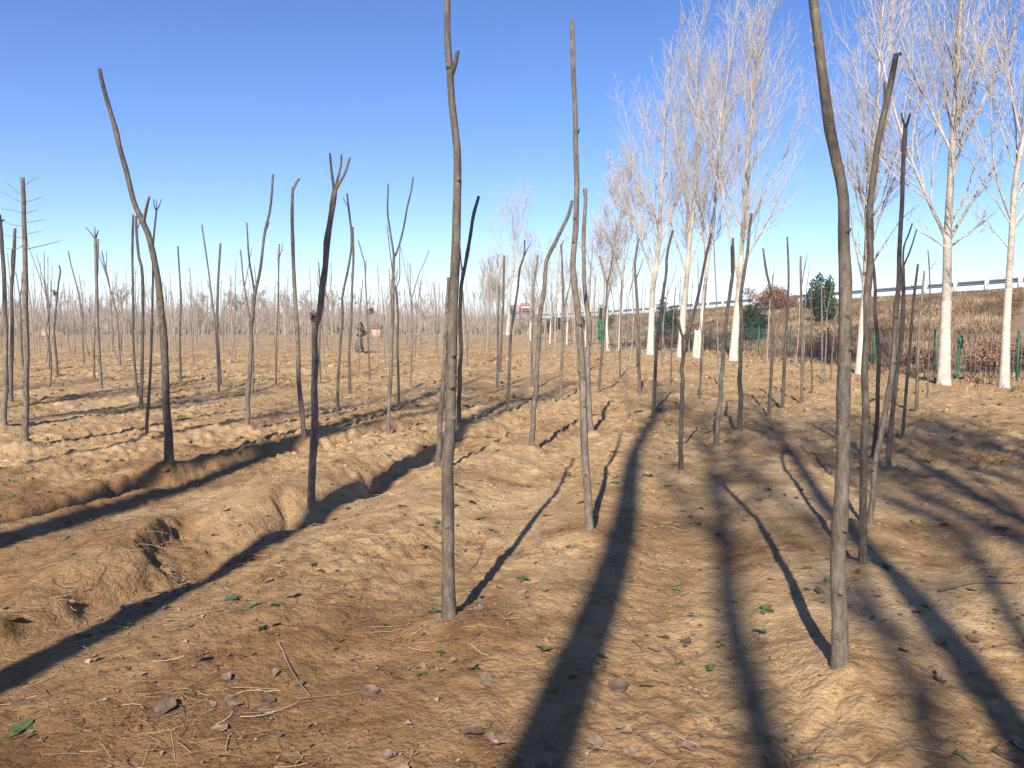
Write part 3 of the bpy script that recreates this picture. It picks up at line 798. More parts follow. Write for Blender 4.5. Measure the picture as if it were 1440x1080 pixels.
def build_poplar(label, base, trunk, limbs, r0, seed, n1=26, n2=190, n3=950, n4=600, paint=2.0, group=None, tmin=0.24, tr=0.0036, name='poplar_tree', stout=False):
    """trunk, limbs: 3D polylines relative to base"""
    g = np.random.default_rng(seed)
    root = thing(name, label, 'tree', base, group)
    K = 40
    c = catmull(trunk, K)
    t = np.linspace(0, 1, K)
    c[:, :2] += 0.02 * np.stack([np.interp(t, np.linspace(0, 1, 12), g.normal(size=12)) for _ in range(2)], 1) * np.linspace(0, 1, K)[:, None] * 3
    r = 0.72 * r0 * (1 - 0.93 * t ** 0.72) if not stout else r0 * (1 - 0.85 * t ** 1.3)
    r = r * (1 + 0.22 * np.exp(-t / 0.02)) * (1 + 0.02 * g.normal(size=K))
    c[0, 2] = -0.15
    V, Q, C = tubes(c[None], r[None], 12)
    link('trunk', mesh_np('trunk', V, [Q, C], True), M['pbark'], root)
    if paint:
        kk = max(3, int(np.sum(c[:, 2] < paint)) + 1)
        pc = catmull(c[:kk], 14)
        sel = pc[:, 2]
        pr = np.interp(pc[:, 2], c[:, 2], r) * 1.02 + 0.004
        V, Q, C = tubes(pc[None], pr[None], 14, cap=False)
        link('whitewash_band', mesh_np('whitewash_band', V, Q, True), M['white'], root)
    LP, LR, LL = [], [], []
    for lb in limbs:
        lc = catmull(lb, 16)
        i = np.argmin(np.linalg.norm(c - lc[0], axis=1))
        ll = np.linalg.norm(np.diff(lc, axis=0), axis=1).sum()
        rr = min(r[i] * 0.50, 0.014 * ll + 0.012) * (1 - 0.86 * np.linspace(0, 1, 16) ** 0.9)
        V, Q, C = tubes(lc[None], np.maximum(rr, 0.008)[None], 8)
        link('limb', mesh_np('limb', V, [Q, C], True), M['pbark'], root)
        LP.append(lc); LR.append(rr); LL.append(ll)
    trunkpar = (catmull(c, 16)[None], np.interp(np.linspace(0, 1, 16), t, r)[None], np.array([np.linalg.norm(np.diff(c, axis=0), axis=1).sum()]))
    H = trunkpar[2][0]
    A = grow(trunkpar, n1, (26, 7), (0.16, 0.38), (0.5, H * 0.34), 0.34, 8, 0.32, g, tmin, 0.97)
    def resK(par, K):
        P = np.stack([catmull(p, K) for p in par[0]])
        Rn = np.stack([np.interp(np.linspace(0, 1, K), np.linspace(0, 1, len(q)), q) for q in par[1]])
        return P, Rn, par[2]
    pool = [A]
    if LP:
        pool.append(resK((LP, LR, np.array(LL)), 8))
    tp = resK(trunkpar, 8)
    tp = (tp[0][:, :], tp[1], tp[2] * 0.5)
    def cat(ps): return tuple(np.concatenate([p[i] for p in ps]) for i in range(3))
    B = grow(cat(pool), n2, (24, 8), (0.28, 0.52), (0.4, 2.8), 0.5, 6, 0.28, g, 0.12)
    top = (trunkpar[0][:, 10:], trunkpar[1][:, 10:], trunkpar[2] * 0.35)
    Bt = grow(resK(top, 8), max(8, n2 // 10), (36, 10), (0.2, 0.4), (0.4, 1.8), 0.5, 6, 0.25, g, 0.0)
    B = cat([B, Bt])
    Cc = grow(B, n3, (30, 11), (0.35, 0.75), (0.25, 1.2), 0.55, 4, 0.22, g, 0.10)
    Dd = grow(cat([tuple(x for x in Cc)]), n4, (38, 14), (0.4, 0.9), (0.18, 0.6), 0.7, 3, 0.15, g, 0.15)
    Vs, Qs, mi, off = [], [], [], 0
    for (P, Rn, _), s, m, rmin in ((A, 6, 0, 0.008), (B, 5, 1, tr * 1.2), (Cc, 3, 1, tr), (Dd, 3, 1, tr * 0.8)):
        V, Q, C = tubes(P, np.maximum(Rn, rmin), s, cap=False)
        Vs.append(V); Qs.append(Q + off); mi.append(np.full(len(Q), m)); off += len(V)
    me = mesh_np('crown', np.concatenate(Vs), np.concatenate(Qs), True, np.concatenate(mi))
    link('crown', me, [M['pbark'], M['twig']], root)
    return root

def px_poplar(label, tpix, limbs, wbase, seed, extend=None, **kw):
    b = hit(*tpix[0])
    Y = b[1]
    g = np.random.default_rng(seed)
    tr = [at_depth(x, y, Y) - b for x, y in tpix]
    if extend: tr.append(tr[-1] + np.array([extend[0], 0, extend[1]]))
    lb = []
    for l in limbs:
        ds = g.uniform(-0.22, 0.22)
        pts = [at_depth(x, y, Y) - b for x, y in l]
        L = pts[-1][2] - pts[0][2]
        lb.append([p + np.array([0, ds * (p[2] - pts[0][2]), 0]) for p in pts])
    return build_poplar(label, b, tr, lb, wbase * Y / FPX / 2, seed, **kw)

px_poplar("whitewashed poplar with one narrow left limb, leftmost of the big group",
  [(914, 498), (917, 440), (919, 403), (924, 366), (931, 250), (936, 162), (942, 65)],
  [[(922, 375), (911, 335), (901, 278), (892, 185), (882, 118)], [(925, 350), (945, 300), (957, 241), (960, 160), (962, 105)], [(920, 395), (905, 350), (890, 300), (880, 250)],
   [(931, 260), (948, 215), (965, 150), (968, 95)], [(927, 330), (915, 270), (912, 200), (914, 140)]], 14, 201, n1=24)
px_poplar("whitewashed poplar with a mottled straight trunk, second in the big group",
  [(957, 502), (961, 440), (966, 393), (975, 278), (982, 199), (980, 116), (986, 28)],
  [[(972, 310), (960, 260), (948, 190), (942, 130), (944, 90)], [(978, 240), (990, 190), (1003, 130), (1006, 70)], [(968, 380), (985, 330), (997, 270), (1004, 200)], [(967, 390), (950, 330), (940, 280)]], 15, 202, n1=22)
px_poplar("slim leaning whitewashed poplar just left of the widest forked poplar",
  [(984, 503), (988, 440), (991, 403), (1000, 324), (1010, 222), (1021, 130), (1026, 23)],
  [[(1005, 270), (1000, 200), (1004, 130), (1010, 60)], [(1012, 210), (1026, 160), (1040, 90), (1045, 40)]], 11, 203, n1=18)
px_poplar("widest whitewashed poplar of the big group, with two broad right limbs",
  [(1031, 507), (1036, 440), (1040, 384), (1049, 268), (1054, 185), (1065, 92), (1070, 0)],
  [[(1038, 392), (1029, 340), (1021, 300), (1014, 240), (1012, 194), (1019, 135), (1028, 83), (1032, 30)], [(1051, 250), (1066, 222), (1081, 199), (1104, 143), (1118, 97)],
   [(1043, 375), (1060, 345), (1081, 310), (1109, 254), (1122, 215)], [(1066, 85), (1078, 40), (1090, 0)], [(1055, 180), (1075, 130), (1090, 80), (1100, 40)], [(1053, 200), (1045, 140), (1048, 70), (1056, 15)]], 16, 204, extend=(0.1, 1.0), n1=22, n2=200, n3=1050)
px_poplar("whitewashed poplar with wide left branches directly behind the dark hooked sapling",
  [(1208, 525), (1212, 460), (1216, 389), (1224, 249), (1232, 130), (1240, 0)],
  [[(1220, 290), (1207, 262), (1196, 244), (1184, 205), (1177, 171), (1170, 110), (1168, 60)], [(1214, 400), (1205, 365), (1196, 332), (1190, 290)], [(1225, 285), (1240, 228), (1252, 180), (1260, 130), (1270, 40)],
   [(1223, 260), (1212, 200), (1200, 140), (1196, 70)], [(1232, 135), (1245, 85), (1255, 20)], [(1218, 385), (1240, 345), (1262, 310), (1285, 290)]], 15, 205, extend=(0.2, 2.4), n2=160, n3=850)
px_poplar("large whitewashed poplar with a long left limb and a right limb, beside the green-topped post",
  [(1327, 541), (1330, 440), (1333, 342), (1338, 234), (1349, 104), (1354, 0)],
  [[(1332, 340), (1322, 310), (1312, 285), (1286, 202), (1271, 135), (1258, 47), (1250, -40)], [(1345, 205), (1369, 166), (1395, 109), (1421, 42), (1440, -30)],
   [(1339, 215), (1318, 156), (1297, 93), (1281, 10), (1276, -40)], [(1347, 70), (1338, 35), (1328, -5)], [(1352, 75), (1362, 40), (1374, -10)], [(1336, 335), (1369, 270), (1393, 228), (1405, 180)],
   [(1335, 348), (1360, 330), (1390, 309), (1411, 291)], [(1333, 350), (1312, 335), (1290, 320), (1280, 300)], [(1343, 190), (1360, 120), (1375, 60), (1385, 0)]], 23, 206, extend=(0.2, 4.5), n1=20, n2=170, n3=850, n4=600, tr=0.0038)
px_poplar("whitewashed poplar nearest the right edge of the picture",
  [(1412, 544), (1416, 450), (1421, 363), (1428, 260), (1438, 182), (1446, 104), (1452, 0)],
  [[(1422, 310), (1411, 285), (1401, 260), (1390, 215), (1384, 150), (1380, 90)], [(1436, 195), (1424, 140), (1415, 80), (1412, 20)], [(1424, 300), (1445, 255), (1470, 190), (1490, 100)], [(1440, 170), (1465, 110), (1480, 40)],
   [(1420, 350), (1400, 325), (1380, 312)]], 17, 207, extend=(0.3, 4.0), n1=20, n2=160, n3=800, n4=500, tr=0.0038)
for i, (lab, tp, w, lim) in enumerate([
    ("small whitewashed poplar standing behind the V-topped sapling", [(855, 493), (853, 450), (856, 400), (862, 320), (866, 235)], 6, [[(855, 405), (847, 360), (843, 300)], [(857, 390), (868, 350), (876, 290)]]),
    ("small whitewashed poplar between the V-topped sapling and the leftmost big poplar", [(871, 492), (873, 440), (876, 390), (881, 300), (885, 215)], 6, [[(875, 400), (866, 355), (862, 300)], [(878, 370), (890, 320), (896, 260)]]),
    ("far whitewashed poplar with a leaning bright upper trunk above the red truck", [(714, 471), (716, 430), (719, 400), (727, 350), (735, 305), (744, 262)], 7, [[(718, 410), (708, 370), (704, 330), (706, 290)], [(724, 365), (721, 320), (722, 280)], [(720, 395), (738, 360), (750, 330)]]),
    ]):
    px_poplar(lab, tp, lim, w, 220 + i, n1=18, n2=130, n3=800, n4=500, tr=0.007)
# far row: shared copies of two grown trees
def generic_poplar(label, base, H, r0, seed, group=None, **kw):
    g = np.random.default_rng(seed)
    lean = g.normal(0, 0.03, 2)
    lean = kw.pop('lean', lean)
    tr = [np.array([lean[0] * z + 0.10 * g.normal() * (z > 0), lean[1] * z + 0.10 * g.normal() * (z > 0), z]) for z in np.linspace(0, H, 8)]
    lim = []
    zlo = kw.pop('zlo', 0.2); spread = kw.pop('spread', 1.0)
    for k in range(kw.pop('nl', 5)):
        z0 = H * g.uniform(zlo, 0.6 + 0.3 * (zlo > 0.3)); a = g.uniform(0, 6.28); L = min(H * g.uniform(0.3, 0.5), 1.05 * (H - z0))
        st = np.array([np.interp(z0, np.linspace(0, H, 8), [p[j] for p in tr]) for j in range(2)] + [z0])
        s = np.linspace(0, 1, 5)
        lim.append([st + np.array([math.cos(a), math.sin(a), 0]) * L * spread * (0.42 * u - 0.14 * u * u) + np.array([0, 0, L * (0.75 * u + 0.2 * u * u)]) for u in s])
    return build_poplar(label, base, tr, lim, r0, seed, group=group, **kw)
def copy_thing(o, loc, rz, sc, label=None):
    c = o.copy(); col.objects.link(c); c.location = tuple(float(q) for q in loc); c.rotation_euler.z = rz; c.scale = (sc,) * 3
    if label: c['label'] = label
    for ch in list(o.children):
        d = ch.copy(); col.objects.link(d); d.parent = c
    return c
far_lab = "far whitewashed poplar in the distant row between the truck and the V-topped sapling"
fg = 'far row of whitewashed poplars'
far_src = [generic_poplar(far_lab, (0, 0, 0), 8.0, 0.11, 240 + i, fg, n1=14, n2=80, n3=400, n4=150, tr=0.007, paint=1.6) for i in range(2)]
far_xy = [(746, 478), (759, 479), (773, 482), (797, 484), (824, 487)]
g = np.random.default_rng(77)
for i, (x, y) in enumerate(far_xy):
    b = hit(x, y)
    flab = 'far whitewashed poplar, %s in the row running right from the red lorry' % ('first', 'second', 'third', 'fourth', 'fifth')[i]
    if i < 2:
        far_src[i]['label'] = flab; far_src[i].location = tuple(b); far_src[i].scale = (g.uniform(0.85, 1.0),) * 3
    else:
        copy_thing(far_src[i % 2], b, g.uniform(0, 6.28), g.uniform(0.7, 1.0), flab)
vlab = "very far pale poplar in the hazy cluster left of the leaning white poplar"
src = None
for i, x in enumerate([682, 688, 693, 698, 704, 709]):
    b = hit(x, 466 + (i % 3) * 1.5)
    if src is None:
        src = generic_poplar(vlab, b, 9.0, 0.10, 250, 'hazy far poplar cluster', n1=16, n2=90, n3=500, n4=0 or 10, tr=0.012, paint=0)
    else:
        copy_thing(src, b, g.uniform(0, 6.28), g.uniform(0.8, 1.15))

# poplars of the row behind the photographer: their shadows cross the field
UA = (math.cos(SUN_AZ), -math.sin(SUN_AZ)); VA = (math.sin(SUN_AZ), math.cos(SUN_AZ))
back = [(-0.40, -5.0, 17.5, 0.155, 0.0), (-3.20, -4.2, 17.0, 0.19, 0.022), (-5.05, -4.8, 18.0, 0.20, 0.0), (-8.1, -4.0, 15.0, 0.12, 0.15), (-10.0, -5.0, 17.0, 0.17, 0.0),
        (1.20, -5.5, 16.0, 0.14, 0.012), (2.70, -4.6, 13.0, 0.13, 0.0), (3.85, -5.2, 14.5, 0.14, 0.0), (-12.9, -4.8, 16, 0.17, 0.05), (6.3, -5.0, 14, 0.15, 0.0), (-16.2, -4.5, 16, 0.17, 0.05),
        (0.42, -12.5, 18.5, 0.17, 0.0), (1.75, -7.0, 13.0, 0.09, 0.0), (3.2, -8.0, 14.0, 0.10, 0.0), (-6.5, -5.6, 17.0, 0.14, 0.16),
        (0.95, -15.0, 20.0, 0.15, 0.0), (2.15, -13.0, 19.0, 0.14, 0.01), (4.7, -9.0, 16.0, 0.13, 0.0)]
names = ["first", "second", "third", "fourth", "fifth", "sixth", "seventh", "eighth", "ninth", "tenth", "eleventh", "twelfth", "thirteenth", "fourteenth", "fifteenth", "sixteenth", "seventeenth", "eighteenth"]
order = sorted(range(len(back)), key=lambda i: back[i][0])
for i, (u, v, H, r0, ln) in enumerate(back):
    x = u * UA[0] + v * VA[0]; y = u * UA[1] + v * VA[1]
    z = float(ground_h(np.array([x]), np.array([y]))[0])
    generic_poplar("bare poplar behind the viewpoint, %s from the left, its shadow on the field" % names[order.index(i)], (x, y, z), H, r0, 300 + i, None,
                   nl=(1 if i < 2 else 2), zlo=0.55, spread=0.5, lean=(ln * UA[0], ln * UA[1]), n1=8, n2=60, n3=260, n4=10, tr=0.004, tmin=0.62, name='poplar_tree', stout=True)

# broken whitewashed stump among the poplars
b = hit(977, 503)
root = thing('broken_stump', 'short broken whitewashed stump among the big poplars', 'stump', b)
c = np.array([at_depth(x, y, b[1]) - b for x, y in ((977, 506), (978, 490), (979, 478), (980, 470))])
cc = catmull(c, 8); rr = np.linspace(0.13, 0.10, 8)
V, Q, C = tubes(cc[None], rr[None], 12)
V[-12:, 2] += np.abs(np.sin(np.arange(12) * 1.9)) * 0.22
link('trunk', mesh_np('trunk', V, [Q, C], True), M['white'], root)
c = np.array([at_depth(x, y, b[1]) - b for x, y in ((979, 480), (981, 472), (984, 464))])
V, Q, C = tubes(catmull(c, 6)[None], np.linspace(0.06, 0.03, 6)[None], 7)
link('splinter', mesh_np('splinter', V, [Q, C], True), M['white'], root)

# ------------------------------------------------------------------ wire fence at the foot of the bank
fl = by_index(TOE, 400); fl = fl[(fl[:, 1] > 6) & (fl[:, 1] < 75)]
fl[:, 0] -= 0.9
fpts = along(fl, 3.1, 1.2)
hz = ground_h(fpts[:, 0], fpts[:, 1])
fence = thing('wire_fence', 'green posted wire mesh fence along the foot of the grassy bank', 'fence', (fpts[0, 0], fpts[0, 1], float(hz[0])))
F0 = np.array([fpts[0, 0], fpts[0, 1], hz[0]])
fm = box_mesh('fence_post', [(0, 0, 0.60, 0.045, 0.045, 1.4), (0, 0, 1.31, 0.055, 0.055, 0.025)])
fm.materials.append(M['green'])
tops = []
for p, z in zip(fpts, hz):
    o = link('post', fm, None, fence)
    o.location = (p[0] - F0[0], p[1] - F0[1], z - F0[2])
for a, b, za, zb in zip(fpts[:-1], fpts[1:], hz[:-1], hz[1:]):
    A = np.array([a[0], a[1], za]) - F0; B = np.array([b[0], b[1], zb]) - F0
    Pl = []
    for h in (0.12, 0.30, 0.48, 0.66, 0.84, 1.02, 1.2):
        Pl.append(np.linspace(A + (0, 0, h), B + (0, 0, h), 3))
    for s in np.linspace(0.04, 0.96, 16):
        q = A * (1 - s) + B * s
        Pl.append(np.linspace(q + (0, 0, 0.1), q + (0, 0, 1.22), 3))
    P = np.array(Pl); P[:, 1] += RNG.normal(0, 0.008, (len(P), 3))
    V, Q, C = tubes(P, np.full(P.shape[:2], 0.0035), 3, cap=False)
    link('wire_panel', mesh_np('wire_panel', V, Q), M['wire'], fence)
# green netting bundled on one post
p = hit(1348, 532)
net = thing('bundled_netting_post', 'leaning green post topped with bundled green netting beside the large poplar', 'post', p)
c = np.array([at_depth(x, y, p[1]) - p for x, y in ((1346, 534), (1347, 515), (1349, 498), (1350, 484))])
V, Q, C = tubes(catmull(c, 10)[None], np.full((1, 10), 0.035) * (1 + 0.2 * np.sin(np.arange(10) * 2.1)), 8)
link('stem', mesh_np('stem', V, [Q, C], True), M['green'], net)
c = np.array([at_depth(x, y, p[1]) - p for x, y in ((1350, 490), (1351, 483), (1351, 477), (1350, 472))])
V, Q, C = tubes(catmull(c, 9)[None], np.array([[0.03, 0.05, 0.065, 0.055, 0.075, 0.06, 0.07, 0.05, 0.02]]), 9)
V += RNG.normal(0, 0.018, V.shape)
link('netting_bundle', mesh_np('netting_bundle', V, [Q, C], False), M['green'], net)
p = hit(846, 490)
net = thing('bundled_netting', 'green netting hanging in a bunch from the fence behind the V-topped sapling', 'netting', p)
c = np.array([at_depth(x, y, p[1]) - p for x, y in ((845, 480), (844, 470), (846, 462), (843, 454), (845, 449))])
V, Q, C = tubes(catmull(c, 12)[None], np.array([[0.04, 0.07, 0.09, 0.12, 0.11, 0.14, 0.15, 0.12, 0.13, 0.11, 0.08, 0.05]]), 10)
V += RNG.normal(0, 0.03, V.shape)
link('netting_bundle', mesh_np('netting_bundle', V, [Q, C], False), M['green'], net)
c = np.array([[0, 0, -0.1], [0.0, 0, 1.3]])
V, Q, C = tubes(catmull(c, 3)[None], np.full((1, 3), 0.035), 6)
link('post', mesh_np('post', V, [Q, C]), M['green'], net)

# ------------------------------------------------------------------ bank vegetation
def blades(name, P, h, w, g, mat, label, cat, lean=0.5):
    n = len(P)
    a = g.uniform(0, 6.28, n)
    d = np.stack([np.cos(a), np.sin(a), np.zeros(n)], 1)
    side = np.stack([-np.sin(a), np.cos(a), np.zeros(n)], 1)
    hh = h * g.uniform(0.45, 1.25, n)
    tip = P + d * (hh * lean * g.uniform(0.2, 1.3, n))[:, None]; tip[:, 2] += hh
    ww = w * g.uniform(0.6, 1.5, n)
    V = np.stack([P - side * ww[:, None], P + side * ww[:, None], tip], 1).reshape(-1, 3)
    me = mesh_np(name, V, np.arange(n * 3).reshape(-1, 3))
    tint = np.clip(0.5 + 0.55 * perlin(P[:, 0] / 3.0, P[:, 1] / 3.0, 61) + 0.3 * perlin(P[:, 0] / 0.8, P[:, 1] / 0.8, 62) + g.normal(0, 0.16, n), 0, 1)
    set_tint(me, np.repeat(tint, 3))
    o = link(name, me, mat)
    return tag(o, label, cat, kind='stuff')
g = np.random.default_rng(8)
NG = 240000
ii = NB * g.beta(2.2, 2.6, NG * 2); vv = g.random(NG * 2)
P = bank_pt(ii, vv)
keep = (P[:, 1] > 9) & (P[:, 1] < 120) & (perlin(P[:, 0] / 1.5, P[:, 1] / 1.5, 63) > -0.25 - 0.3 * g.random(len(P)))
dist = np.hypot(P[:, 0], P[:, 1])
keep &= g.random(len(P)) < np.clip((30 / dist) ** 1.0, 0, 1)
# a bare eroded streak runs down the bank
s, t, L = line_dist(P[:, 0], P[:, 1], (15.2, 23.5), (23.5, 35.0))
keep &= ~((np.abs(s + 0.2 * perlin(t, t * 0, 3)) < 0.34) & (t > -0.5) & (t < L))
P = P[keep][:NG]; dist = dist[keep][:NG]
vk = vv[keep][:NG]
blades('bank_grass', P, (0.15 + 0.002 * dist) * (1 - 0.72 * sstep(0.72, 0.92, vk)), 0.004 + 0.0004 * dist, g, M['grass'], 'dry brown grass covering the highway embankment', 'grass', 0.8)
# verge grass at the foot of the bank and between the poplars
n = 46000
yy = 9 + 52 * g.random(n) ** 1.5
xx = np.interp(yy, TOE[:, 1], TOE[:, 0]) - np.abs(g.normal(0, 1.5, n)) + 0.3
P = np.stack([xx, yy, ground_h(xx, yy) - 0.02], 1)
keep = perlin(xx / 1.1, yy / 1.1, 64) + 0.45 * perlin(xx / 0.4, yy / 0.4, 65) > -0.12
P = P[keep]
blades('verge_grass', P, 0.17, 0.006 + 0.0005 * P[:, 1], g, M['grass'], 'dry straw grass along the foot of the bank under the poplars', 'grass', 1.0)

def leafy_bush(name, label, cat, base, rx, ry, rz, n, leaf, mat, seed, stems=7, group=None):
    g = np.random.default_rng(seed)
    root = thing(name, label, cat, base, group)
    cl = g.normal(0, 0.42, (26, 3)); cl[:, 2] = np.abs(cl[:, 2]) * 0.9
    cl = cl * (rx, ry, rz) + (0, 0, rz * 0.35)
    k = g.integers(len(cl), size=n)
    off = norm(g.normal(size=(n, 3))) * (g.random((n, 1)) ** 0.4) * 0.34
    c = cl[k] + off * (rx, ry, rz)
    c[:, 2] = np.maximum(c[:, 2], 0.03)
    u = norm(g.normal(size=(n, 3)) + (0, 0, 0.3)) * leaf * g.uniform(0.6, 1.3, (n, 1)); v = norm(np.cross(u, g.normal(size=(n, 3)))) * leaf * 0.4
    V = np.stack([c - u, c + v, c + u, c - v], 1).reshape(-1, 3)
    me = mesh_np('foliage', V, np.arange(n * 4).reshape(-1, 4))
    set_tint(me, np.repeat(np.clip(g.normal(0.5, 0.2, n) + g.normal(0, 0.12, len(cl))[k], 0, 1), 4))
    link('foliage', me, mat, root)
    Pc = []
    for i in range(stems):
        e = cl[i]
        Pc.append(catmull([np.array([g.normal() * 0.05, g.normal() * 0.05, -0.1]), e * (0.35, 0.35, 0.5), e], 6))
    V, Q, C = tubes(np.array(Pc), np.tile(np.linspace(0.035, 0.012, 6), (stems, 1)), 5)
    link('stems', mesh_np('stems', V, [Q, C], True), M['bramble'], root)
    return root
def bank_at(x, y_pix):
    """bank point seen at a pixel"""
    I2, V2 = np.meshgrid(np.linspace(0, NB - 1, 900), np.linspace(0.0, 1, 80), indexing='ij')
    p = bank_pt(I2, V2).reshape(-1, 3)
    p = p[p[:, 1] > 5]
    r = p - (0, 0, EYE)
    dep = r[:, 1] * CP - r[:, 2] * SP
    px = 720 + FPX * r[:, 0] / dep; py = 540 - FPX * (r[:, 1] * SP + r[:, 2] * CP) / dep
    e = (px - x) ** 2 + (py - y_pix) ** 2
    return p[np.argmin(e)]
b = bank_at(1061, 481)
k = b[1] / FPX
leafy_bush('evergreen_bush', 'large dark evergreen bush on the bank right of the widest poplar', 'bush', b, 21 * k, 20 * k, 46 * k, 5200, 0.085, M['evergreen'], 401)
b = bank_at(1158, 455); k = b[1] / FPX
leafy_bush('evergreen_bush', 'dark evergreen bush near the top of the bank beside the thickest trunk', 'bush', b, 22 * k, 20 * k, 42 * k, 4200, 0.11, M['evergreen'], 402)
b = bank_at(932, 478); k = b[1] / FPX
leafy_bush('evergreen_bush', 'dark evergreen bush on the bank behind the leftmost big poplar', 'bush', b, 17 * k, 16 * k, 40 * k, 3600, 0.10, M['evergreen'], 403)
b = bank_at(848, 465); k = b[1] / FPX
leafy_bush('evergreen_bush', 'dull green round bush on the bank behind the V-topped sapling', 'bush', b, 13 * k, 13 * k, 26 * k, 2200, 0.12, M['evergreen'], 404)
b = bank_at(1092, 436); k = b[1] / FPX
leafy_bush('russet_bush', 'broad russet brown bush below the guard rail beside the large evergreen', 'bush', b, 32 * k, 28 * k, 26 * k, 5200, 0.10, M['russet'], 405)
for i, (x, y, lab) in enumerate([(779, 466, 'small dark round shrub on the far bank, just left of the dark V-forked sapling'), (750, 463, 'small dark round shrub on the far bank, just right of the red truck'),
                                 (822, 464, 'small dark round shrub on the far bank right of the knobbly front centre trunk')]):
    b = bank_at(x, y); k = b[1] / FPX
    leafy_bush('round_shrub', lab, 'bush', b, 8 * k, 8 * k, 16 * k, 1300, 0.16, M['evergreen'], 410 + i)
for i, (x, y, rx, rz, lab) in enumerate([(1160, 500, 40, 26, 'dark brown bramble thicket behind the fence and the small thicket of stems'), (1395, 525, 36, 34, 'dark brown bramble at the foot of the bank right of the green-topped post'),
                                         (1290, 520, 28, 24, 'dark brown bramble at the foot of the bank left of the large poplar'), (1445, 520, 30, 34, 'dark bramble at the foot of the bank behind the poplar at the right edge'),
                                         (960, 490, 46, 18, 'brown bramble strip behind the leftmost big poplars')]):
    b = bank_at(x, y); k = b[1] / FPX
    root = leafy_bush('bramble_bush', lab, 'bush', b, rx * k, rx * k * 0.8, rz * k, 1500, 0.06, M['russet'], 420 + i, stems=12)
    gg = np.random.default_rng(500 + i); m = 420
    st = np.stack([gg.normal(0, 0.4, m) * rx * k, gg.normal(0, 0.35, m) * rx * k, np.zeros(m) - 0.05], 1)
    di = norm(np.stack([gg.normal(0, 0.6, m), gg.normal(0, 0.6, m), np.abs(gg.normal(0.8, 0.3, m))], 1))
    LL = gg.uniform(0.5, 1.3, m) * rz * k
    s = np.linspace(0, 1, 5)[None, :, None]
    Pc = st[:, None] + di[:, None] * LL[:, None, None] * s
    Pc[:, :, 2] -= 0.35 * LL[:, None] * s[:, :, 0] ** 2
    V, Q, C = tubes(Pc, np.tile(np.linspace(0.010, 0.005, 5), (m, 1)), 3, cap=False)
    link('canes', mesh_np('canes', V, Q), M['bramble'], root)

# ------------------------------------------------------------------ far wood, far trees, wheat, mound
def bare_tree_np(seed, H, spread, n2=60, n3=260, tr=0.02):
    g = np.random.default_rng(seed)
    z = np.linspace(0, H * 0.8, 7)
    c = np.stack([np.cumsum(g.normal(0, 0.06 * H / 7, 7)), np.cumsum(g.normal(0, 0.06 * H / 7, 7)), z], 1)
    P = catmull(c, 8)[None]; Rn = (np.linspace(0.022, 0.005, 8) * H)[None]; L = np.array([H * 0.8])
    A = grow((P, Rn, L), 14, (45 * spread, 12), (0.3, 0.55), (0.6, H), 0.55, 7, 0.15, g, 0.22)
    B = grow(A, n2, (40, 14), (0.3, 0.6), (0.3, 2.5), 0.6, 5, 0.1, g, 0.15)
    C = grow(B, n3, (40, 16), (0.35, 0.8), (0.3, 1.5), 0.6, 3, 0.05, g, 0.1)
    Vs, Qs, off = [], [], 0
    for (p, r, _), s, m in (((P, Rn, L), 6, 0.02), (A, 4, tr), (B, 3, tr), (C, 3, tr)):
        V, Q, _ = tubes(p, np.maximum(r, m), s, cap=False)
        Vs.append(V); Qs.append(Q + off); off += len(V)
    return Vs, Qs
g = np.random.default_rng(21)
lib = []
for i in range(6):
    Vs, Qs = bare_tree_np(600 + i, 7.0, 0.9, 40, 110, 0.024)
    lib.append((np.concatenate(Vs), np.concatenate(Qs)))
Vs, Qs, off = [], [], 0
for i in range(165):
    x = g.uniform(-25, 640); Yd = g.uniform(92, 150)
    X = (x - 720) / FPX * Yd
    cx = np.interp(Yd, CREST[:, 1], CREST[:, 0])
    if X > np.interp(Yd, TOE[:, 1], TOE[:, 0]) - 3: continue
    s = (g.uniform(0.45, 0.95) if i < 100 else g.uniform(0.28, 0.5)) * (1.0 if x < 560 else 0.6)
    v, q = lib[i % 6]
    a = g.uniform(0, 6.28); ca, sa = math.cos(a), math.sin(a)
    Vs.append(np.stack([v[:, 0] * ca - v[:, 1] * sa, v[:, 0] * sa + v[:, 1] * ca, v[:, 2]], 1) * s + (X, Yd, 0)); Qs.append(q + off); off += len(v)
tag(link('far_wood', mesh_np('far_wood', np.concatenate(Vs), np.concatenate(Qs), True), M['farwood']), 'hazy bare wood along the far edge of the field', 'wood', kind='stuff')
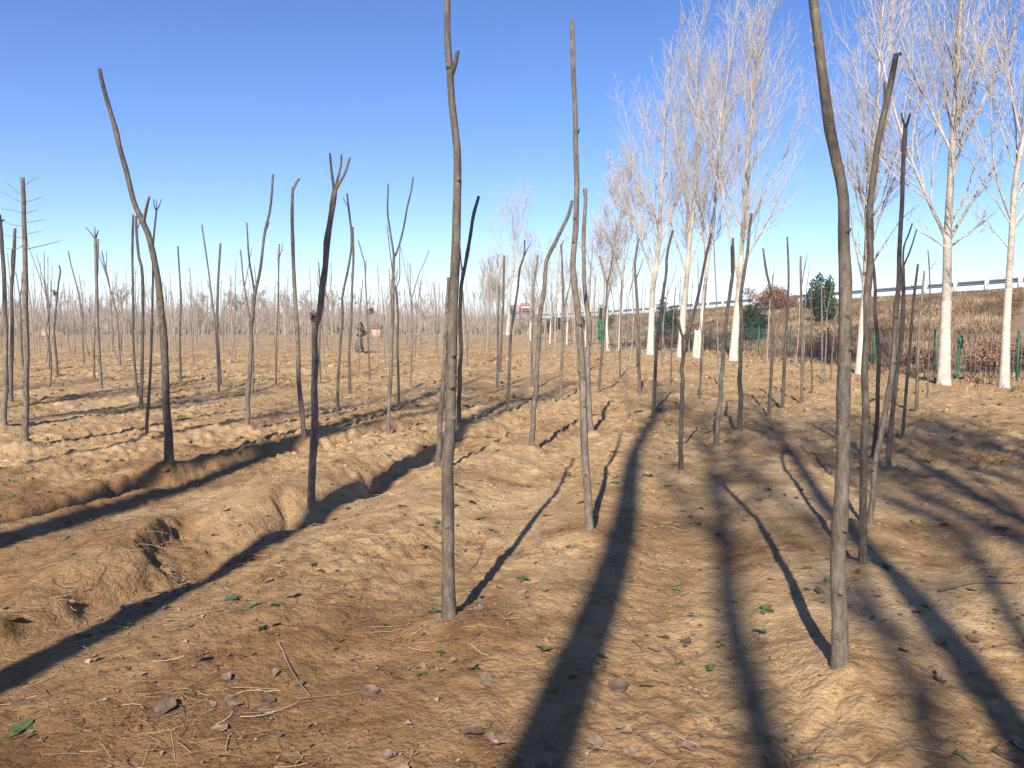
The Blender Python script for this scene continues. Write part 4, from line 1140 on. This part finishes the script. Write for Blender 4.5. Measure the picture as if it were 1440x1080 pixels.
# scrub hedge below it
n = 60000
x = g.uniform(-40, 760, n); Yd = g.uniform(86, 126, n)
X = (x - 720) / FPX * Yd
keep = X < np.interp(Yd, TOE[:, 1], TOE[:, 0]) + 2
X, Yd = X[keep], Yd[keep]
P = np.stack([X, Yd, np.zeros(len(X)) - 0.05], 1)
hh = (2.0 + 0.03 * (Yd - 86)) * (0.85 + 0.45 * perlin(X / 5, Yd / 9, 71)) 
blades('far_scrub', P, np.maximum(hh, 0.3), 0.05, g, M['scrub'], 'brown dry scrub strip along the far edge of the field', 'scrub', 0.5)
for i, (x, y, top, lab) in enumerate([(284, 470, 396, 'round-crowned bare tree in the far wood right of the tall bent sapling'), (331, 470, 384, 'taller bare tree in the far wood left of the V-forked sapling'),
                                      (175, 470, 392, 'bare tree in the far wood behind the splayed-top sapling'), (400, 468, 400, 'low spreading bare tree in the far wood left of the slim knuckled-top sapling'),
                                      (470, 468, 396, 'bare tree in the far wood left of the walking person'), (598, 468, 410, 'low bare tree at the right end of the far wood')]):
    Yd = 86.0 + 2 * i
    b = at_depth(x, 470, Yd); H = (at_depth(x, top, Yd)[2])
    vs_, qs_ = bare_tree_np(650 + i, H, 1.05, 90, 520, 0.014)
    root = thing('bare_tree', lab, 'tree', (b[0], Yd, 0))
    n0 = len(vs_[0])
    link('trunk', mesh_np('trunk', vs_[0], qs_[0], True), M['farwood'], root)
    V = np.concatenate(vs_[1:]); Q = np.concatenate(qs_[1:]) - n0
    link('crown', mesh_np('crown', V, Q, True), M['farwood'], root)
# wheat strip
V = np.array([(-130, 84, 0.05), (-47, 84, 0.05), (-62, 118, 0.05), (-130, 118, 0.05)])
tag(link('wheat_field', mesh_np('wheat_field', V, np.array([[0, 1, 2, 3]])), M['wheat']), kind='structure')
# sandy mound
nx = 24
u, v = np.meshgrid(np.linspace(-1, 1, nx), np.linspace(-1, 1, nx), indexing='ij')
zz_ = 1.15 * np.clip(1 - np.sqrt(u ** 2 + v ** 2), 0, 1) ** 0.8 * (1 + 0.25 * perlin(u * 2, v * 2, 81)) + 0.06 * perlin(u * 6, v * 6, 82) - 0.05
V = np.stack([u * 1.6, v * 1.4, zz_ * 0.8], -1).reshape(-1, 3)
q = (np.arange(nx - 1)[:, None] * nx + np.arange(nx - 1)[None, :])
mm = link('earth_mound', mesh_np('earth_mound', V, np.stack([q, q + nx, q + nx + 1, q + 1], -1).reshape(-1, 4), True), M['soil'])
b = at_depth(70, 469, 80)
mm.location = (b[0], 80, 0.05)
tag(mm, 'pale sandy earth mound at the far left edge of the field', 'mound')
# small brick hut by the wood
b = hit(530, 475)
root = thing('brick_hut', 'tiny orange walled hut at the far field edge right of the walking person', 'hut', (b[0], b[1], 0))
M['brick'] = simple_mat('orange_render', (0.46, 0.30, 0.215), (0.40, 0.255, 0.18), 3)
M['tile'] = simple_mat('dull_red_tile', (0.20, 0.10, 0.085), (0.13, 0.07, 0.06), 4)
link('wall', box_mesh('wall', [(0, 0, 0.35, 0.80, 0.7, 0.95)]), M['brick'], root)
V = np.array([(-.5, -.45, .82), (.5, -.45, .82), (.5, .45, .82), (-.5, .45, .82), (-.5, 0, 1.12), (.5, 0, 1.12)])
link('roof', mesh_np('roof', V, [np.array([[0, 1, 5, 4], [3, 4, 5, 2], [0, 3, 2, 1]]), np.array([[0, 4, 3], [1, 2, 5]])]), M['tile'], root)

# ------------------------------------------------------------------ red truck on the highway
def truck():
    Yt = 164.0
    b = at_depth(727, 449, Yt)
    z = float(np.interp(Yt, cr[:, 1], cr[:, 2]))
    z = min(z, 1.8)
    root = thing('lorry', 'distant orange red lorry with a white roof visor driving on the highway', 'truck', (b[0] + 2.2, Yt + 6.0, z), rz=R(14))
    red = simple_mat('lorry_red', (0.42, 0.115, 0.06), (0.38, 0.10, 0.05), 2, rough=0.35)
    wht = simple_mat('lorry_white', (0.78, 0.78, 0.77), (0.70, 0.70, 0.70), 2, rough=0.4)
    gls = simple_mat('lorry_glass', (0.04, 0.055, 0.075), (0.03, 0.04, 0.055), 2, rough=0.1)
    blk = simple_mat('lorry_black', (0.025, 0.025, 0.027), (0.02, 0.02, 0.02), 2, rough=0.6)
    stl = simple_mat('lorry_steel', (0.45, 0.45, 0.46), (0.35, 0.35, 0.36), 2, rough=0.4, metal=0.6)
    lmp = simple_mat('lorry_lamp', (0.8, 0.8, 0.75), (0.7, 0.7, 0.65), 2, rough=0.2)
    grn = simple_mat('lorry_box', (0.36, 0.26, 0.22), (0.30, 0.21, 0.18), 2)
    # cab front faces -Y ; raked cab body profile swept across the width
    prof = [(-0.05, 0.45), (-0.08, 1.35), (0.10, 2.55), (0.30, 2.95), (2.0, 2.95), (2.0, 0.45)]
    V = []
    for x in (-1.22, -1.12, 1.12, 1.22):
        ins = 0.05 if abs(x) > 1.2 else 0.0
        for (y, zz) in prof: V.append((x, y + ins, zz - (ins if zz > 2 else 0)))
    V = np.array(V); n = len(prof); Q = []
    for k in range(3):
        for j in range(n): Q.append((k * n + j, (k + 1) * n + j, (k + 1) * n + (j + 1) % n, k * n + (j + 1) % n))
    link('cab', mesh_np('cab', V, [np.array(Q), np.array([list(range(n)), list(range(3 * n, 4 * n))])]), red, root)
    V = np.array([(-1.06, -0.115, 1.50), (1.06, -0.115, 1.50), (1.0, 0.045, 2.42), (-1.0, 0.045, 2.42), (-1.06, -0.06, 1.50), (1.06, -0.06, 1.50), (1.0, 0.10, 2.42), (-1.0, 0.10, 2.42)])
    F6 = np.array([(0, 1, 2, 3), (7, 6, 5, 4), (0, 4, 5, 1), (1, 5, 6, 2), (2, 6, 7, 3), (3, 7, 4, 0)])
    link('windscreen', mesh_np('windscreen', V, F6), gls, root)
    link('visor', box_mesh('visor', [(0, -0.05, 2.60, 2.2, 0.32, 0.30)]), wht, root)
    V = np.array([(-1.0, 0.5, 2.96), (1.0, 0.5, 2.96), (0.95, 1.9, 2.96), (-0.95, 1.9, 2.96), (-0.85, 1.0, 3.55), (0.85, 1.0, 3.55), (0.85, 1.9, 3.6), (-0.85, 1.9, 3.6)])
    link('roof_fairing', mesh_np('roof_fairing', V, np.array([(0, 3, 2, 1), (4, 5, 6, 7), (0, 1, 5, 4), (1, 2, 6, 5), (2, 3, 7, 6), (3, 0, 4, 7)])), red, root)
    link('grille', box_mesh('grille', [(0, -0.10, 1.0 + 0.14 * k, 1.5, 0.06, 0.07) for k in range(3)]), blk, root)
    link('bumper', box_mesh('bumper', [(0, -0.06, 0.55, 2.44, 0.25, 0.36)]), red, root)
    for s in (-1, 1):
        link('headlight', box_mesh('headlight', [(s * 0.92, -0.20, 0.60, 0.36, 0.06, 0.18)]), lmp, root)
        link('mirror', box_mesh('mirror', [(s * 1.42, 0.05, 2.05, 0.20, 0.12, 0.55), (s * 1.30, 0.1, 2.28, 0.2, 0.04, 0.04)]), blk, root)
    link('cargo_box', box_mesh('cargo_box', [(0, 6.4, 2.15, 2.48, 8.0, 2.3)]), grn, root)
    link('chassis', box_mesh('chassis', [(0, 5.2, 0.75, 0.9, 9.6, 0.28)]), blk, root)
    a = np.linspace(0, 2 * math.pi, 24, endpoint=False)
    def ringmesh(nm, prof2):
        V = np.array([[(x, r * math.cos(t), r * math.sin(t)) for t in a] for x, r in prof2]).reshape(-1, 3)
        Q = []
        for k in range(len(prof2) - 1):
            for j in range(24): Q.append((k * 24 + j, k * 24 + (j + 1) % 24, (k + 1) * 24 + (j + 1) % 24, (k + 1) * 24 + j))
        return mesh_np(nm, V, np.array(Q), True)
    ty = ringmesh('tyre', [(-.14, .28), (-.15, .45), (-.10, .5), (.10, .5), (.15, .45), (.14, .28)]); ty.materials.append(blk)
    rm = ringmesh('rim', [(-.10, .02), (-.10, .10), (-.06, .26), (-.13, .29), (.13, .29), (.06, .26), (.10, .10), (.10, .02)]); rm.materials.append(stl)
    for y in (1.0, 7.2, 8.6):
        for s in (-1, 1):
            w = link('wheel', ty, None, root); w.location = (s * 1.08, y, 0.5)
            r = link('rim', rm, None, w)
truck()

# ------------------------------------------------------------------ walking person
def person():
    b = hit(509, 496)
    ht = 1.50
    root = thing('person', 'person in a dark headscarf and patterned jacket walking through the far saplings', 'person', (b[0], b[1], b[2] - 0.01), rz=R(-25))
    J = {}
    joints = [  # name, pos, radius, parent
        ('pel', (0, 0, .86), .155, None), ('waist', (0, 0, 1.02), .14, 'pel'), ('chest', (0, -.05, 1.22), .165, 'waist'), ('neck', (0, -.09, 1.37), .065, 'chest'),
        ('head', (0, -.11, 1.47), .095, 'neck'), ('crown', (0, -.10, 1.56), .085, 'head'),
        ('hipl', (.09, 0, .80), .115, 'pel'), ('kneel', (.10, -.16, .46), .078, 'hipl'), ('ankl', (.10, -.10, .09), .05, 'kneel'), ('toel', (.10, -.27, .045), .042, 'ankl'),
        ('hipr', (-.09, 0, .80), .115, 'pel'), ('kneer', (-.10, .06, .46), .078, 'hipr'), ('ankr', (-.10, .28, .12), .05, 'kneer'), ('toer', (-.10, .16, .045), .042, 'ankr'),
        ('shl', (.19, -.05, 1.30), .07, 'chest'), ('elbl', (.27, .02, 1.05), .052, 'shl'), ('wril', (.25, -.14, .86), .036, 'elbl'), ('hanl', (.245, -.19, .80), .032, 'wril'),
        ('shr', (-.19, -.05, 1.30), .07, 'chest'), ('elbr', (-.26, -.02, 1.04), .052, 'shr'), ('wrir', (-.27, -.06, .80), .036, 'elbr'), ('hanr', (-.27, -.07, .73), .032, 'wrir'),
    ]
    # fingers
    for sd, (hx, hy, hz) in (('l', (.245, -.19, .80)), ('r', (-.27, -.07, .73))):
        for f, (dx, L) in enumerate(((-.024, .062), (-.008, .072), (.008, .068), (.024, .052))):
            joints.append((f'f{f}{sd}a', (hx, hy + dx, hz - .035), .0095, 'han' + sd))
            joints.append((f'f{f}{sd}b', (hx + (.012 if sd == 'r' else -.012), hy + dx, hz - .035 - L), .008, f'f{f}{sd}a'))
        joints.append((f'th{sd}a', (hx, hy - .045, hz + .005), .010, 'han' + sd))
        joints.append((f'th{sd}b', (hx, hy - .06, hz - .04), .009, f'th{sd}a'))
    sc = ht / 1.64
    idx = {j[0]: i for i, j in enumerate(joints)}
    me = bpy.data.meshes.new('body')
    me.from_pydata([tuple(c * sc for c in j[1]) for j in joints], [(idx[j[3]], i) for i, j in enumerate(joints) if j[3]], [])
    o = bpy.data.objects.new('body', me); col.objects.link(o)
    sk = o.modifiers.new('skin', 'SKIN'); sk.use_smooth_shade = True
    sub = o.modifiers.new('sub', 'SUBSURF'); sub.levels = 2; sub.render_levels = 2
    for i, j in enumerate(joints):
        me.skin_vertices[0].data[i].radius = (j[2] * sc, j[2] * sc)
    me.skin_vertices[0].data[0].use_root = True
    dg = bpy.context.evaluated_depsgraph_get(); dg.update()
    bm = bpy.data.meshes.new_from_object(o.evaluated_get(dg))
    bpy.data.objects.remove(o)
    skin = simple_mat('skin', (0.50, 0.32, 0.24), (0.45, 0.28, 0.20), 8, rough=0.6)
    jac, nt, bs = new_mat('patterned_jacket')
    tc = nd(nt, 'ShaderNodeTexCoord')
    vo = nd(nt, 'ShaderNodeTexVoronoi', Scale=11.0); nt.links.new(tc.outputs['Object'], vo.inputs['Vector'])
    rp = ramp(nt, vo.outputs['Color'], [(0.0, (0.025, 0.02, 0.02)), (0.42, (0.09, 0.022, 0.026)), (0.6, (0.22, 0.15, 0.12)), (0.75, (0.035, 0.035, 0.028))]); rp.color_ramp.interpolation = 'CONSTANT'
    nt.links.new(rp.outputs[0], bs.inputs['Base Color'])
    trs = simple_mat('dark_trousers', (0.05, 0.03, 0.032), (0.03, 0.02, 0.022), 10)
    shoe = simple_mat('black_shoes', (0.03, 0.028, 0.026), (0.02, 0.02, 0.02), 10)
    scf = simple_mat('dark_scarf', (0.022, 0.02, 0.022), (0.012, 0.011, 0.012), 10)
    for m in (jac, trs, skin, shoe): bm.materials.append(m)
    for p in bm.polygons:
        c = p.center / sc
        if c.z > 1.37: k = 2
        elif c.z < 0.10: k = 3
        elif abs(c.x) > 0.17 and c.z < 0.86: k = 2
        elif c.z > 0.80: k = 0
        else: k = 1
        p.material_index = k; p.use_smooth = True
    body = link('body', bm, None, root)
    # face features and headscarf
    def blob(nm, c, r, mat, seg=(16, 12), clip=None):
        V = []
        for i in range(seg[1] + 1):
            f = math.pi * i / seg[1]
            for j in range(seg[0]):
                t = 2 * math.pi * j / seg[0]
                V.append((c[0] + r[0] * math.sin(f) * math.cos(t), c[1] + r[1] * math.sin(f) * math.sin(t), c[2] + r[2] * math.cos(f)))
        Q = []
        for i in range(seg[1]):
            for j in range(seg[0]):
                q = (i * seg[0] + j, i * seg[0] + (j + 1) % seg[0], (i + 1) * seg[0] + (j + 1) % seg[0], (i + 1) * seg[0] + j)
                cc = np.mean([V[k] for k in q], axis=0)
                if clip is None or clip(cc): Q.append(q)
        return link(nm, mesh_np(nm, np.array(V) * sc, np.array(Q), True), mat, root)
    blob('headscarf', (0, -.095, 1.50), (.118, .135, .145), scf, clip=lambda c: not (c[1] < -.17 and c[2] < 1.575))
    blob('scarf_tail', (0, .03, 1.36), (.13, .09, .12), scf)
    blob('nose', (0, -.215, 1.485), (.014, .018, .022), skin, (8, 6))
    for s in (-1, 1): blob('eye', (s * .035, -.197, 1.515), (.012, .008, .009), scf, (8, 6))
    blob('mouth', (0, -.203, 1.44), (.025, .006, .007), M['brick'], (8, 6))
    # grey sack in the hand on the left
    hx, hy, hz = (-.27 * sc, -.07 * sc, .73 * sc)
    ca, sa = math.cos(R(-25)), math.sin(R(-25))
    gx, gy = b[0] + hx * ca - hy * sa, b[1] + hx * sa + hy * ca
    sack = thing('hand_sack', 'grey blue sack carried low in the hand of the walking person', 'sack', (gx, gy, b[2]))
    scm = simple_mat('grey_sack', (0.14, 0.15, 0.18), (0.08, 0.088, 0.11), 9, bumpd=0.01)
    pr = [(0.03, 0.03), (0.10, 0.04), (0.125, 0.14), (0.115, 0.28), (0.09, 0.42), (0.05, 0.54), (0.028, 0.60), (0.04, 0.64)]
    V = np.array([[(0.78 * r * math.cos(t) * (1 + .08 * math.sin(3 * t + z * 9)), r * .75 * math.sin(t), z) for t in np.linspace(0, 6.283, 16, endpoint=False)] for r, z in pr]).reshape(-1, 3)
    Q = [(k * 16 + j, k * 16 + (j + 1) % 16, (k + 1) * 16 + (j + 1) % 16, (k + 1) * 16 + j) for k in range(len(pr) - 1) for j in range(16)]
    link('bag', mesh_np('bag', V, [np.array(Q), np.array([list(range(15, -1, -1))])], True), scm, sack)
    V, Q, C = tubes(catmull([(-.04, 0, .58), (-.03, 0, .66), (0, 0, .69), (.03, 0, .66), (.04, 0, .58)], 10)[None], np.full((1, 10), .012), 6)
    link('tied_neck', mesh_np('tied_neck', V, Q, True), scm, sack)
person()

# ------------------------------------------------------------------ ground litter
g = np.random.default_rng(31)
def wedge(n, r0, r1, pw=1.0, half=R(43)):
    r = r0 + (r1 - r0) * g.random(n) ** pw
    t = g.uniform(-half, half, n)
    return r * np.sin(t), r * np.cos(t)
# clods
n = 13000
x, y = wedge(n, 2.0, 38, 1.0)
xc, yc = wedge(10000, 1.9, 9.0, 1.0)
x = np.concatenate([x, xc]); y = np.concatenate([y, yc]); n = len(x)
crumb = np.arange(n) >= 13000
dens = perlin(x / 1.3, y / 1.3, 91) + 0.5 * perlin(x / 0.4, y / 0.4, 92) + 0.6 * sstep(6, 10, np.hypot(x, y))
k = dens > 0.12 * g.random(n)
x, y, crumb = x[k], y[k], crumb[k]; n = len(x)
z = ground_h(x, y)
ico = np.array([(0, 0, 1), (.89, 0, .45), (.28, .85, .45), (-.72, .53, .45), (-.72, -.53, .45), (.28, -.85, .45), (.72, .53, -.45), (-.28, .85, -.45), (-.89, 0, -.45), (-.28, -.85, -.45), (.72, -.53, -.45), (0, 0, -1)])
icf = np.array([(0, 1, 2), (0, 2, 3), (0, 3, 4), (0, 4, 5), (0, 5, 1), (1, 6, 2), (2, 7, 3), (3, 8, 4), (4, 9, 5), (5, 10, 1), (6, 7, 2), (7, 8, 3), (8, 9, 4), (9, 10, 5), (10, 6, 1), (11, 7, 6), (11, 8, 7), (11, 9, 8), (11, 10, 9), (11, 6, 10)])
rd = np.hypot(x, y)
sz = np.exp(g.normal(-4.75, 0.5, n)) * (1 + 1.9 * sstep(5, 12, rd) + 2.4 * sstep(12, 40, rd))
sz = np.where(crumb, np.exp(g.normal(-5.2, 0.4, n)), sz)
V = ico[None] * g.uniform(0.45, 1.35, (n, 12, 1)) * sz[:, None, None] * (1.1, 1, 0.6) + np.stack([x, y, z - sz * 0.05], 1)[:, None]
F = (icf[None] + (np.arange(n) * 12)[:, None, None]).reshape(-1, 3)
me = mesh_np('soil_clods', V.reshape(-1, 3), F, False)
at_ = me.attributes.new('damp', 'FLOAT', 'POINT')
at_.data.foreach_set('value', np.repeat(damp_at(x, y), 12).astype(np.float32))
tag(link('soil_clods', me, M['soil']), 'small dry clods of soil scattered over the field', 'soil', kind='stuff')
# straw and stalk bits
n = 5200
x, y = wedge(n, 1.9, 18, 1.25)
dens = perlin(x / 1.0, y / 1.0, 95) + 0.45 * sstep(0.5, -2.0, x - 0.0) * (1 - sstep(5, 8, y))
k = dens > 0.05 + 0.25 * g.random(n)
x, y = x[k], y[k]; n = len(x); z = ground_h(x, y)
a = g.uniform(0, 6.28, n); L = g.uniform(0.03, 0.16, n)
s = np.linspace(-0.5, 0.5, 4)[None, :, None]
D = np.stack([np.cos(a), np.sin(a), g.normal(0, 0.10, n)], 1)
side = np.stack([-np.sin(a), np.cos(a), np.zeros(n)], 1)
P = np.stack([x, y, z + 0.010], 1)[:, None] + D[:, None] * L[:, None, None] * s + side[:, None] * (s ** 2) * (g.normal(0, 0.35, n) * L)[:, None, None]
P[:, :, 2] = np.maximum(P[:, :, 2], ground_h(P[:, :, 0].ravel(), P[:, :, 1].ravel()).reshape(n, 4) + 0.002)
V, Q, C = tubes(P, np.tile(g.uniform(0.0010, 0.0026, n)[:, None], (1, 4)), 3, cap=False)
me = mesh_np('straw_litter', V, Q, True); set_tint(me, np.repeat(g.random(n), 12))
tag(link('straw_litter', me, M['straw']), 'bits of straw and stalks lying on the soil', 'straw', kind='stuff')
# dry straw heap at lower left
n = 300
x = g.normal(-2.05, 0.32, n); y = g.normal(4.35, 0.30, n); x2 = g.normal(-2.65, 0.35, n // 2); y2 = g.normal(5.2, 0.22, n // 2); x3 = g.normal(-1.35, 0.25, n // 2); y3 = g.normal(2.95, 0.2, n // 2)
x = np.concatenate([x, x2, x3]); y = np.concatenate([y, y2, y3]); n = len(x); z = ground_h(x, y)
a = g.uniform(0, 6.28, n); L = g.uniform(0.05, 0.22, n); el = np.abs(g.normal(0.04, 0.12, n))
D = np.stack([np.cos(a) * np.cos(el), np.sin(a) * np.cos(el), np.sin(el)], 1)
s = np.linspace(0, 1, 5)[None, :, None]
P = np.stack([x, y, z + 0.004], 1)[:, None] + D[:, None] * L[:, None, None] * s
P[:, :, 2] -= 0.25 * L[:, None] * s[:, :, 0] ** 2
P[:, :, 2] = np.maximum(P[:, :, 2], ground_h(P[:, :, 0].ravel(), P[:, :, 1].ravel()).reshape(n, 5) + 0.003)
V, Q, C = tubes(P, np.tile(g.uniform(0.0006, 0.0014, n)[:, None], (1, 5)), 3, cap=False)
me = mesh_np('dead_grass_heap', V, Q, True); set_tint(me, np.repeat(np.clip(g.normal(0.55, 0.25, n), 0, 1), 15))
tag(link('dead_grass_heap', me, M['straw']), 'tangled dead grass lying in patches at the lower left', 'grass', kind='stuff')
# small leaf litter
n = 15000
x, y = wedge(n, 1.9, 22, 1.2)
dens = perlin(x / 1.2, y / 1.2, 97) + 0.45 * perlin(x / 0.3, y / 0.3, 98) + 0.25 * sstep(0.45, 0.62, x / y) * sstep(6, 8, y)
k = dens > -0.02 + 0.2 * g.random(n)
x, y = x[k], y[k]; n = len(x); z = ground_h(x, y)
a = g.uniform(0, 6.28, n); sz = np.exp(g.normal(-4.7, 0.42, n))
u = np.stack([np.cos(a), np.sin(a), g.normal(0, 0.25, n)], 1) * sz[:, None]; v = np.stack([-np.sin(a), np.cos(a), g.normal(0, 0.3, n)], 1) * (sz * 0.65)[:, None]
c = np.stack([x, y, z + 0.008], 1)
cu = np.zeros((n, 3)); cu[:, 2] = sz * g.uniform(0.1, 0.6, n)
V = np.stack([c - u, c - u * .2 - v + cu, c + u, c + u * .1 + v + cu, c + cu * 0.2], 1).reshape(-1, 3)
b = np.arange(n) * 5
F = np.concatenate([np.stack([b, b + 1, b + 4], 1), np.stack([b + 1, b + 2, b + 4], 1), np.stack([b + 2, b + 3, b + 4], 1), np.stack([b + 3, b, b + 4], 1)])
me = mesh_np('leaf_litter', V, F); set_tint(me, np.repeat(g.random(n), 5))
tag(link('leaf_litter', me, M['leafdry']), 'small crumbled dead leaves strewn over the soil', 'leaves', kind='stuff')

# larger fallen leaves, each a thing
def leaf_mesh(seed):
    gg = np.random.default_rng(seed)
    nu, nv = 13, 5
    u = np.linspace(0, 1, nu); v = np.linspace(-1, 1, nv)
    U, Vv = np.meshgrid(u, v, indexing='ij')
    wid = 0.46 * np.sin(np.pi * np.clip(U, 0.02, 0.99) ** 0.72) ** 0.8 * (1 + 0.04 * np.sin(U * 26 + seed))
    cu, cv = gg.uniform(0.1, 0.45), gg.uniform(0.15, 0.6)
    x = U - 0.5; y = Vv * wid
    z = cu * (x ** 2) + cv * np.abs(y) ** 1.5 * gg.choice([1, 1, -0.5]) + 0.05 * np.sin(9 * x + seed) * Vv + 0.02
    P = np.stack([x, y, z], -1).reshape(-1, 3)
    q = (np.arange(nu - 1)[:, None] * nv + np.arange(nv - 1)[None, :])
    Q = np.stack([q, q + nv, q + nv + 1, q + 1], -1).reshape(-1, 4)
    V2, Q2, C2 = tubes(np.array([[(-0.5, 0, 0.03 + cu * .25), (-0.65, 0.03, 0.03), (-0.85, 0.02, 0.01)]]), np.array([[.014, .012, .012]]), 4)
    me = mesh_np('fallen_leaf', np.concatenate([P, V2]), np.concatenate([Q, Q2 + len(P)]), True)
    me.materials.append(M['leafone'])
    return me
lv = [leaf_mesh(i) for i in range(7)]
def put_leaf(x, y, size, label, group, tilt=0.15):
    z = float(ground_h(np.array([x]), np.array([y]))[0])
    o = bpy.data.objects.new('fallen_leaf', lv[int(g.integers(7))]); col.objects.link(o)
    o.location = (x, y, z + 0.004)
    o.rotation_euler = (g.normal(0, tilt), g.normal(0, tilt), g.uniform(0, 6.28)); o.scale = (size,) * 3
    return tag(o, label, 'leaf', group)
for (px_, py_, sz_, lab) in [(231, 1001, .105, 'large curled grey leaf lying on bare soil at the lower left'), (330, 992, .09, 'pale crumpled leaf right of the large curled grey leaf at the lower left'),
                             (20, 880, .10, 'pale leaf at the left edge in the dark shadow stripe'), (868, 966, .11, 'broad grey brown leaf just right of the main shadow stripe'),
                             (695, 1045, .09, 'crumpled grey leaf at the bottom centre'), (520, 975, .09, 'flat brown leaf left of the bottom centre'),
                             (665, 1035, .085, 'pale upturned leaf at the bottom centre left of the crumpled grey one'), (1415, 1065, .10, 'curled leaf in the bottom right corner')]:
    p = hit(px_, py_)
    put_leaf(p[0], p[1], sz_, lab, None)
x, y = wedge(520, 2.3, 8.0, 1.2, R(38))
dens = perlin(x / 0.8, y / 0.8, 99)
k = np.where(dens > 0.05)[0][:185]
for i in k:
    put_leaf(x[i], y[i], g.uniform(0.035, 0.075), 'dead brown grey leaf among the many scattered on the foreground soil', 'scattered fallen leaves', 0.25)

# green weeds
def weed_mesh(seed):
    gg = np.random.default_rng(seed)
    Vs, Qs, off = [], [], 0
    for i in range(gg.integers(4, 8)):
        a = gg.uniform(0, 6.28); L = gg.uniform(0.35, 0.75); el = gg.uniform(0.1, 0.9)
        u = np.linspace(0, 1, 6); w = 0.24 * np.sin(np.pi * np.clip(u, .05, .97)) ** 0.8 * gg.uniform(0.7, 1.2)
        r = 0.25 + L * u * math.cos(el); z = 0.08 + L * u * math.sin(el) - 0.35 * L * u ** 2
        r = r - 0.25 * (1 - u) 
        P = np.stack([np.stack([r * math.cos(a) - s * w * math.sin(a), r * math.sin(a) + s * w * math.cos(a), z + abs(s) * 0.05], 1) for s in (-1, 0, 1)], 1).reshape(-1, 3)
        q = (np.arange(5)[:, None] * 3 + np.arange(2)[None, :])
        Vs.append(P); Qs.append(np.stack([q, q + 3, q + 4, q + 1], -1).reshape(-1, 4) + off); off += len(P)
    me = mesh_np('weed', np.concatenate(Vs), np.concatenate(Qs), True); me.materials.append(M['weed'])
    return me
wv = [weed_mesh(i) for i in range(6)]
weed_px = [(440, 795), (368, 885), (1072, 890), (1068, 705), (862, 635), (1000, 945), (950, 830), (975, 868), (1275, 660), (690, 748), (665, 940), (800, 770), (808, 955), (680, 840), (925, 700), (985, 715),
           (1080, 690), (905, 740), (1010, 800), (955, 935), (1075, 860), (600, 775), (735, 815), (1035, 605), (70, 690), (205, 612), (780, 560), (470, 770), (390, 850), (848, 925)]
weed_xy = [hit(*p)[:2] for p in weed_px]
x, y = wedge(700, 3, 24, 1.0, R(36))
dens = perlin(x / 1.5, y / 1.5, 101)
for i in np.where(dens > 0.08)[0][:190]: weed_xy.append((x[i], y[i]))
for (X, Yy) in weed_xy:
    z = float(ground_h(np.array([X]), np.array([Yy]))[0])
    o = bpy.data.objects.new('weed', wv[int(g.integers(6))]); col.objects.link(o)
    o.location = (X, Yy, z); s = g.uniform(0.032, 0.075) * (1 + 0.6 * sstep(6, 14, Yy)); o.scale = (s, s, s)
    o.rotation_euler = (g.normal(0, .15), g.normal(0, .15), g.uniform(0, 6.28))
    tag(o, 'small green weed sprouting from the bare soil', 'weed', 'weeds in the soil')
# fallen twigs
for (pts, lab, rad) in [("392,908 405,935 420,962 437,984", 'thin dark twig lying on the soil at the lower left', .005), ("420,985 470,983 530,975", 'thin straight twig below the dark twig at the lower left', .003),
                        ("1320,836 1370,822 1432,823", 'pale bark strip lying at the right of the dark hooked sapling', .008), ("660,805 672,790 678,770", 'short curled twig right of the tall central trunk', .004)]:
    P = []
    for q in pp(pts):
        h_ = hit(*q, fine=True); P.append(h_ + (0, 0, rad + 0.004))
    c = catmull(P, 14); c0 = c[0].copy()
    c[:, 2] = np.maximum(c[:, 2], ground_h(c[:, 0], c[:, 1]) + rad * 0.7)
    V, Q, C = tubes((c - c0)[None], np.linspace(rad, rad * .5, 14)[None] * (1 + .15 * np.sin(np.arange(14) * 2.3)), 6)
    o = link('fallen_twig', mesh_np('fallen_twig', V, [Q, C], True), M['stwig']); o.location = tuple(c0)
    tag(o, lab, 'twig')

# ------------------------------------------------------------------ haze
hm = bpy.data.materials.new('haze_air'); hm.use_nodes = True
nt = hm.node_tree
nt.nodes.remove(nt.nodes['Principled BSDF'])
pv = nt.nodes.new('ShaderNodeVolumePrincipled')
pv.inputs['Color'].default_value = (0.90, 0.90, 0.92, 1)
pv.inputs['Density'].default_value = 0.0013
pv.inputs['Anisotropy'].default_value = 0.0
nt.links.new(pv.outputs[0], nt.nodes['Material Output'].inputs['Volume'])
hz_ = link('haze', box_mesh('haze', [(0, 0, 8.5, 3100, 3100, 23.0)]), hm)
tag(hz_, kind='stuff')
